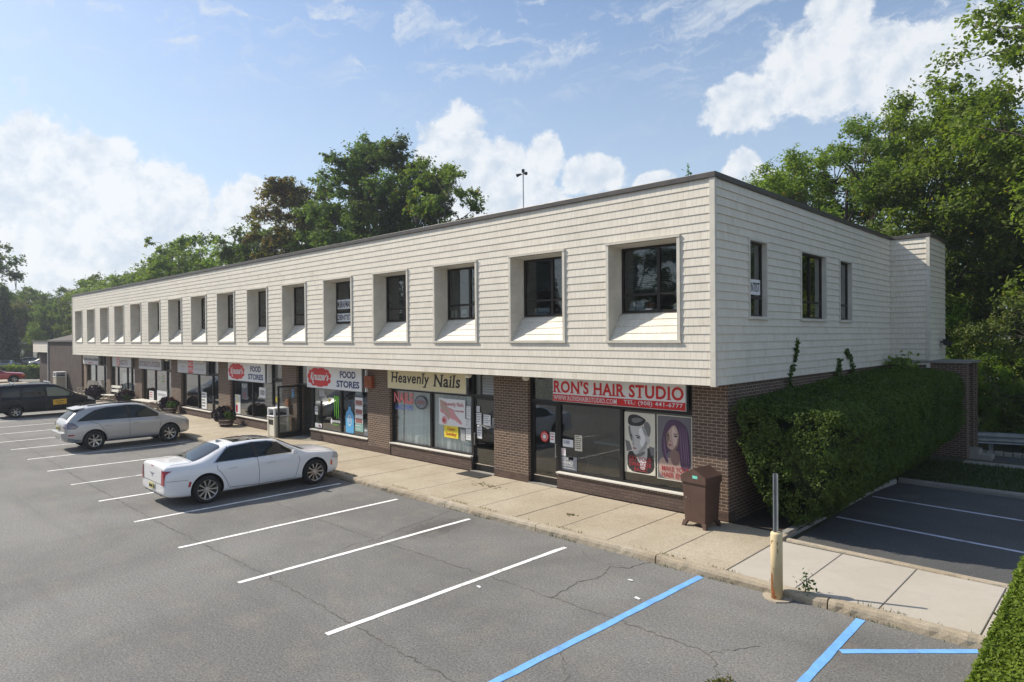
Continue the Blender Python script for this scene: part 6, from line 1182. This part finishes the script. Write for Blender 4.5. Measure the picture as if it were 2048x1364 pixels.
# --- white sedan
def sedan(name, label, paint, loc, rz=0, full=True, group=None):
    t = thing(name, label, 'car', loc, rz, group)
    st = [(-2.50, .40, .78, .86, .98, .68), (-2.49, .34, .87, .92, 1.07, .74), (-2.42, .26, .905, .955, 1.105, .77), (-2.1, .22, .935, .975, 1.105, .78), (-1.72, .20, .945, .985, 1.10, .78), (-1.40, .20, .95, .99, 1.20, .70), (-.98, .20, .95, .99, 1.405, .63), (-.72, .2, .95, .99, 1.445, .63), (-.1, .20, .95, .98, 1.478, .635), (.35, .20, .95, .97, 1.455, .63), (.62, .20, .948, .965, 1.40, .63), (1.0, .20, .945, .955, 1.20, .70), (1.32, .20, .94, .945, 1.03, .78), (1.65, .20, .935, .93, .985, .76), (2.1, .22, .915, .89, .96, .74), (2.30, .26, .87, .86, .92, .70), (2.41, .32, .80, .82, .88, .64), (2.44, .40, .72, .74, .80, .56)]
    WY = (-1.475, 1.575); r = .362; bo, bv = car_body(st, WY, r, .95, paint, t)
    for y in WY:
        for s in (-1, 1): wheel_obj(t, s * .83, y, r, s, rim=.262, spokes=10, width=.034)
    for sd in ('right', 'left'):
        ou = [(-1.32, 1.005), (-.93, 1.325), (-.78, 1.375), (-.20, 1.415), (.25, 1.405), (.55, 1.345), (1.02, 1.03), (.9, .998), (0, 1.0)]
        patch(bv, sd, ou, 'chrome', 'window_surround', t, .003); gl = 'car_glass'
        patch(bv, sd, [(-1.26, 1.02), (-.92, 1.30), (-.78, 1.355), (-.22, 1.393), (-.18, 1.02)], gl, 'rear_side_window', t, .006); patch(bv, sd, [(-.10, 1.02), (-.14, 1.395), (.24, 1.385), (.53, 1.325), (.93, 1.035), (.88, 1.018)], gl, 'front_side_window', t, .006)
        patch(bv, sd, [(-.19, 1.01), (-.09, 1.01), (-.13, 1.40), (-.23, 1.40)], 'black_plastic', 'door_pillar', t, .008)
        stripe(bv, sd, [(-.84, 1.015), (-.86, 1.36)], .03, 'black_plastic', 'window_divider', t, .008)
        stripe(bv, sd, [(-1.20, 1.0), (-1.22, .86), (-1.10, .72), (-.98, .50), (-.92, .33), (-.1, .29)], .011, 'seam', 'door_seam', t); stripe(bv, sd, [(-.11, .29), (-.10, .6), (-.13, 1.0)], .011, 'seam', 'door_seam', t); stripe(bv, sd, [(-.1, .29), (.95, .29), (1.03, .55), (1.10, .8), (1.05, .97), (.98, .985)], .011, 'seam', 'door_seam', t)
        stripe(bv, sd, [(-2.46, .70), (-1.95, .68)], .008, 'seam', 'bumper_seam', t)
        for y in (-.92, .12): stripe(bv, sd, [(y, .845), (y + .24, .855)], .035, 'chrome' if 0 else paint, 'door_handle', t, .022); stripe(bv, sd, [(y, .825), (y + .24, .835)], .010, 'seam', 'handle_shade', t, .004)  # dark strip below each handle is its shade, drawn in colour
        stripe(bv, sd, [(-.95, .36), (.98, .36)], .02, 'seam' if 0 else paint, 'sill_line', t, .012)
        patch(bv, sd, [(-1.96, .50), (-1.90, .50), (-1.87, .62), (-1.93, .64)], 'tail_red', 'side_marker', t); patch(bv, sd, [(2.08, .50), (2.14, .48), (2.15, .62), (2.09, .64)], 'amber', 'side_marker', t)
        patch(bv, sd, [(2.16, .70), (2.38, .66), (2.38, .80), (2.20, .85)], 'lamp_clear', 'headlight', t, .006, .05)
    for s in (-1, 1):
        patch(bv, 'rear', [(s * .68, .60), (s * .85, .60), (s * .86, .94), (s * .71, .98)], 'tail_red', 'tail_light', t, .012, .04)
        stripe(bv, 'rear', [(s * .675, .62), (s * .715, .98)], .012, 'chrome', 'lamp_trim', t, .014); mirror(t, .90, .90, 1.03, s, paint)
        patch(bv, 'front', [(s * .45, .66), (s * .76, .66), (s * .76, .76), (s * .45, .80)], 'lamp_clear', 'headlight', t, .006, .05)
    patch(bv, 'top', [(-.66, -1.76), (.66, -1.76), (.56, -1.02), (.40, -.97), (-.40, -.97), (-.56, -1.02)], 'car_glass', 'rear_window', t, .006); patch(bv, 'top', [(-.70, 1.28), (.70, 1.28), (.575, .62), (.40, .58), (-.40, .58), (-.575, .62)], 'car_glass', 'windscreen', t, .006)
    patch(bv, 'top', [(-.47, -.62), (.47, -.62), (.50, .42), (-.50, .42)], 'car_glass', 'sunroof', t, .005, .12); stripe(bv, 'top', [(-.48, -.1), (.48, -.1)], .03, paint, 'sunroof_bar', t, .007)
    patch(bv, 'front', [(-.42, .45), (.42, .45), (.38, .78), (-.38, .78)], 'black_plastic', 'grille', t)
    stripe(bv, 'rear', [(-.66, .615), (.66, .615)], .01, 'seam', 'boot_seam', t, .004); stripe(bv, 'top', [(-.69, -2.3), (-.70, -1.80), (.70, -1.80), (.69, -2.3)], .011, 'seam', 'boot_seam', t); stripe(bv, 'top', [(-.79, 1.36), (-.70, 2.25), (.70, 2.25), (.79, 1.36)], .011, 'seam', 'bonnet_seam', t); stripe(bv, 'top', [(-.66, 1.33), (.66, 1.33)], .05, 'black_plastic', 'wiper_cowl', t, .006)
    stripe(bv, 'rear', [(-.09, 1.015), (.09, 1.015)], .022, 'tail_red', 'brake_light', t, .008); stripe(bv, 'rear', [(-.14, .84), (-.03, .815), (.03, .815), (.14, .84)], .02, 'ink_navy', 'winged_badge', t, .010); stripe(bv, 'rear', [(0, .83), (0, .74)], .03, 'ink_navy', 'winged_badge', t, .010); stripe(bv, 'rear', [(-.74, .295), (.74, .295)], .07, 'black_plastic', 'rear_valance', t, .012)
    patch(bv, 'rear', [(-.24, .43), (.24, .43), (.22, .60), (-.22, .60)], 'seam' if 0 else paint, 'plate_recess', t, .004); plate(t, 0, -2.528, .515)
    for s in (-1, 1): stripe(bv, 'rear', [(s * .40, .32), (s * .60, .32)], .05, 'chrome', 'exhaust_tip', t, .02)
    o = MB(); o.hexa([(-.03, -.90, 1.40), (.03, -.90, 1.40), (.03, -.74, 1.44), (-.03, -.74, 1.44)], [(-.006, -.90, 1.485), (.006, -.90, 1.485), (.006, -.86, 1.485), (-.006, -.86, 1.485)]); o.build('roof_antenna', 'pale_grey', t); return t
sedan('white_sedan', 'white four door sedan parked nose to the kerb in front of the food store', 'white_car_paint', (-11.86, -4.71, 0), R(-.5))

# --- silver crossover
def crossover(name, label, paint, loc, rz=0, group=None):
    t = thing(name, label, 'car', loc, rz, group)
    st = [(-2.34, .50, .70, .82, .90, .58), (-2.31, .42, .86, .94, 1.06, .68), (-2.22, .34, .905, 1.02, 1.18, .70), (-2.0, .30, .92, 1.06, 1.40, .63), (-1.72, .28, .925, 1.07, 1.575, .60), (-1.5, .27, .925, 1.07, 1.615, .61), (-.8, .26, .925, 1.06, 1.66, .64), (-.1, .26, .925, 1.04, 1.675, .65), (.35, .26, .925, 1.02, 1.625, .64), (.62, .26, .925, 1.01, 1.54, .64), (1.0, .26, .92, 1.0, 1.31, .70), (1.30, .26, .915, .99, 1.12, .76), (1.62, .27, .91, .96, 1.06, .74), (1.95, .30, .885, .91, 1.0, .68), (2.15, .34, .82, .86, .93, .60), (2.25, .42, .70, .78, .84, .50)]
    WY = (-1.345, 1.37); r = .365; bo, bv = car_body(st, WY, r, .925, paint, t)
    for y in WY:
        for s in (-1, 1): wheel_obj(t, s * .80, y, r, s, rim=.24, spokes=7, width=.05)
    for sd in ('right', 'left'):
        patch(bv, sd, [(-1.92, 1.115), (-1.55, 1.35), (-1.3, 1.475), (-.9, 1.55), (-.22, 1.585), (-.16, 1.095)], 'car_glass', 'rear_side_window', t, .006); patch(bv, sd, [(-.08, 1.09), (-.13, 1.585), (.25, 1.56), (.52, 1.49), (1.02, 1.15), (1.04, 1.075)], 'car_glass', 'front_side_window', t, .006)
        stripe(bv, sd, [(-1.18, 1.10), (-1.14, 1.5)], .03, 'black_plastic', 'window_divider', t, .008); patch(bv, sd, [(-.18, 1.09), (-.07, 1.09), (-.12, 1.59), (-.23, 1.59)], 'black_plastic', 'door_pillar', t, .008)
        stripe(bv, sd, [(-1.5, 1.08), (-1.22, .98), (-1.10, .86), (-.95, .6), (-.90, .38)], .011, 'seam', 'door_seam', t); stripe(bv, sd, [(-.12, .36), (-.12, 1.05)], .011, 'seam', 'door_seam', t); stripe(bv, sd, [(.95, .36), (1.0, .7), (1.06, 1.0)], .011, 'seam', 'door_seam', t)
        for y in (-1.0, .0): stripe(bv, sd, [(y, .91), (y + .22, .915)], .04, paint, 'door_handle', t, .022); stripe(bv, sd, [(y, .885), (y + .22, .89)], .01, 'seam', 'handle_shade', t, .004)  # thin dark line painted as the shade under the handles
        patch(bv, sd, [(-1.0, .275), (1.02, .275), (1.0, .36), (-.98, .36)], 'blue_grey_paint', 'sill_cladding', t, .014); stripe(bv, sd, [(-.92, .60), (.96, .63)], .018, paint, 'door_rubbing_strip', t, .014)
        patch(bv, sd, [(-2.25, .87), (-2.02, .85), (-1.87, .93), (-2.04, 1.06), (-2.20, 1.09)], 'seam', 'lamp_surround', t, .006, .05); patch(bv, sd, [(-2.23, .89), (-2.03, .87), (-1.90, .93), (-2.05, 1.04), (-2.19, 1.07)], 'lamp_smoke', 'tail_light', t, .010, .05); patch(bv, sd, [(-2.22, .60), (-2.02, .60), (-2.02, .65), (-2.22, .65)], 'tail_red', 'side_reflector', t)
        patch(bv, sd, [(1.86, .84), (2.16, .76), (2.16, .86), (1.92, .94)], 'lamp_clear', 'headlight', t, .006, .05)
        stripe(bv, sd, [(-2.28, .50), (-1.80, .36)], .10, 'blue_grey_paint', 'bumper_cladding', t, .01)
    for s in (-1, 1):
        patch(bv, 'rear', [(s * .54, .90), (s * .84, .88), (s * .82, 1.04), (s * .60, 1.04)], 'lamp_smoke', 'tail_light', t, .008, .05); mirror(t, .89, .98, 1.13, s, paint)
        ra = MB(); ra.tube((s * .56, -1.5, 1.645), (s * .60, -.8, 1.70), .02, n=6); ra.tube((s * .60, -.8, 1.70), (s * .605, .1, 1.70), .02, n=6); ra.tube((s * .605, .1, 1.70), (s * .60, .40, 1.64), .02, n=6); ra.build('roof_rail', 'black_plastic', t)
    patch(bv, 'top', [(-.60, -2.20), (.60, -2.20), (.52, -1.80), (-.52, -1.80)], 'car_glass', 'rear_window', t, .006, .05); patch(bv, 'top', [(-.68, 1.24), (.68, 1.24), (.58, .60), (.4, .56), (-.4, .56), (-.58, .60)], 'car_glass', 'windscreen', t, .006)
    o = MB(); o.hexa([(-.56, -1.96, 1.52), (.56, -1.96, 1.52), (.60, -1.68, 1.54), (-.60, -1.68, 1.54)], [(-.54, -1.97, 1.54), (.54, -1.97, 1.54), (.58, -1.60, 1.60), (-.58, -1.60, 1.60)]); bevel(o.build('roof_spoiler', paint, t), .012); stripe(bv, 'rear', [(-.62, .78), (.62, .78)], .01, 'seam', 'tailgate_seam', t, .004); bp_ = MB(); bp_.hexa([(-.74, -2.40, .50), (.74, -2.40, .50), (.90, -2.12, .50), (-.90, -2.12, .50)], [(-.76, -2.42, .74), (.76, -2.42, .74), (.915, -2.10, .72), (-.915, -2.10, .72)]); bevel(bp_.build('rear_bumper', paint, t), .05, 3); plate(t, 0, -2.372, .86); stripe(bv, 'rear', [(-.78, .46), (.78, .46)], .10, 'blue_grey_paint', 'rear_valance', t, .012)
    patch(bv, 'top', [(-.40, -.45), (.40, -.45), (.42, .25), (-.42, .25)], 'car_glass', 'sunroof', t, .005, .12); MB().tube((.3, -1.55, 1.62), (.3, -1.68, 1.80), .006, n=4).build('roof_antenna', 'black_plastic', t); stripe(bv, 'top', [(-.77, 1.34), (-.62, 2.1), (.62, 2.1), (.77, 1.34)], .011, 'seam', 'bonnet_seam', t); return t
crossover('silver_crossover', 'silver five door crossover parked beside the white sedan', 'silver_car_paint', (-23.62, -4.50, 0)).scale = (1, 1, 1.03)

# --- black people carrier
t = thing('black_van', 'black compact van with a yellow door panel and chrome roof bars', 'van', (-39.0, -4.30, 0))
st = [(-2.36, .40, .80, 1.0, 1.50, .70), (-2.34, .34, .88, 1.06, 1.76, .72), (-2.25, .28, .915, 1.09, 1.815, .72), (-1.5, .24, .92, 1.09, 1.84, .74), (-.5, .24, .92, 1.08, 1.845, .74), (.25, .24, .92, 1.06, 1.80, .72), (.55, .24, .92, 1.05, 1.70, .70), (1.05, .24, .915, 1.03, 1.37, .74), (1.35, .24, .915, 1.02, 1.18, .78), (1.7, .26, .90, .98, 1.09, .72), (2.1, .30, .86, .88, .96, .62), (2.3, .38, .76, .76, .82, .50), (2.38, .46, .64, .68, .74, .42)]
WY = (-1.55, 1.51); r = .335; bo, bv = car_body(st, WY, r, .92, 'black_car_paint', t)
for y in WY:
    for s in (-1, 1): wheel_obj(t, s * .80, y, r, s, w=.2, rim=.215, spokes=6, width=.045)
for sd in ('right', 'left'):
    patch(bv, sd, [(-2.15, 1.14), (-2.10, 1.58), (-1.35, 1.62), (-1.35, 1.14)], 'car_glass', 'rear_side_window', t, .006); patch(bv, sd, [(-1.22, 1.13), (-1.22, 1.62), (-.22, 1.62), (-.22, 1.12)], 'car_glass', 'middle_side_window', t, .006); patch(bv, sd, [(-.08, 1.11), (-.12, 1.62), (.28, 1.60), (.62, 1.50), (1.15, 1.16), (1.1, 1.08)], 'pale_glass', 'front_side_window', t, .006)
    stripe(bv, sd, [(-.15, .36), (-.15, 1.65)], .01, 'seam', 'door_seam', t); stripe(bv, sd, [(-1.29, .45), (-1.29, 1.65)], .01, 'seam', 'door_seam', t); stripe(bv, sd, [(1.0, .36), (1.05, 1.0)], .01, 'seam', 'door_seam', t); patch(bv, sd, [(.16, .60), (.82, .62), (.82, .92), (.16, .90)], 'van_yellow', 'door_panel', t, .008); stripe(bv, sd, [(.28, .80), (.7, .81)], .03, 'ink_black', 'panel_lettering', t, .012); stripe(bv, sd, [(.34, .70), (.66, .71)], .02, 'ink_black', 'panel_lettering', t, .012)
    patch(bv, sd, [(-2.35, 1.0), (-2.22, 1.0), (-2.22, 1.5), (-2.33, 1.5)], 'tail_red', 'tail_light', t, .008, .06); patch(bv, sd, [(1.85, .82), (2.25, .72), (2.22, .84), (1.9, .96)], 'lamp_clear', 'headlight', t, .006, .05)
for s in (-1, 1): mirror(t, .90, 1.0, 1.17, s, 'black_car_paint', .2)
patch(bv, 'top', [(-.70, 1.28), (.70, 1.28), (.62, .52), (-.62, .52)], 'car_glass', 'windscreen', t, .006)
for y in (-1.55, .05): o = MB(); o.tube((-.72, y, 1.90), (.72, y, 1.90), .028, n=6); o.box(-.73, -.68, y - .02, y + .02, 1.80, 1.90).box(.68, .73, y - .02, y + .02, 1.80, 1.90); o.build('roof_bar', 'chrome', t)
plate(t, 0, -2.39, .75)

# --- red pickup (only the front shows)
t = thing('red_pickup', 'bright red pickup truck behind the black van, front end showing', 'pickup truck', (-76.0, -1.75, 0), R(-3))
st = [(-2.7, .5, .86, 1.05, 1.12, .80), (-2.6, .42, .93, 1.08, 1.14, .84), (-1.2, .40, .95, 1.10, 1.16, .84), (-1.05, .40, .95, 1.10, 1.20, .80), (-.95, .40, .95, 1.10, 1.70, .66), (-.2, .40, .95, 1.10, 1.78, .68), (.3, .40, .95, 1.09, 1.70, .66), (.95, .40, .95, 1.08, 1.22, .76), (1.2, .40, .95, 1.06, 1.14, .80), (2.2, .42, .93, 1.0, 1.08, .76), (2.6, .44, .88, .92, 1.0, .66), (2.75, .5, .78, .80, .86, .56)]
WY = (-1.7, 1.75); r = .385; bo, bv = car_body(st, WY, r, .95, 'red_car_paint', t, arch=.09)
for y in WY:
    for s in (-1, 1): wheel_obj(t, s * .82, y, r, s, rim=.22, spokes=5, width=.07)
for sd in ('right', 'left'): patch(bv, sd, [(-.85, 1.15), (-.80, 1.62), (.22, 1.62), (.88, 1.17)], 'car_glass', 'side_window', t, .006); patch(bv, sd, [(2.35, .72), (2.68, .66), (2.66, .86), (2.4, .90)], 'amber', 'headlight', t, .006, .06)
patch(bv, 'top', [(-.66, .92), (.66, .92), (.58, .36), (-.58, .36)], 'car_glass', 'windscreen', t, .006)
for s in (-1, 1): mirror(t, .92, .75, 1.20, s, 'black_plastic', .2)

# --- cars in the far left car park
sedan('silver_sedan', 'light blue grey sedan with red tail lamps beyond the low hedge', 'blue_grey_paint', (-113.0, 5.3, 0), R(66))
sedan('dark_sedan', 'dark sedan in the second row beyond the low hedge', 'grey_car_paint', (-131, 11.2, 0), R(-12))
crossover('silver_offroader', 'silver off-road car half hidden behind the brick annex', 'silver_car_paint', (-120, 11.2, 0), R(165))
sedan('pale_blue_sedan', 'pale blue car cut by the left edge beyond the low hedge', 'blue_grey_paint', (-121.5, 4.6, 0), R(60))

# ------------------------------------------------------------------ air
M = bpy.data.materials.new('haze'); M.use_nodes = True; N = NT(M.node_tree); N.n.remove(N.n['Principled BSDF']); pv = N.node('ShaderNodeVolumePrincipled')
pv.inputs['Color'].default_value = (.80, .88, 1, 1); pv.inputs['Density'].default_value = .0006; pv.inputs['Anisotropy'].default_value = .3; N.l.new(pv.outputs[0], N.n['Material Output'].inputs['Volume']); MATS['haze'] = M
hz = MB().box(-700, 700, -700, 700, -2.5, 42).build('haze', 'haze'); struct(hz, 'stuff')
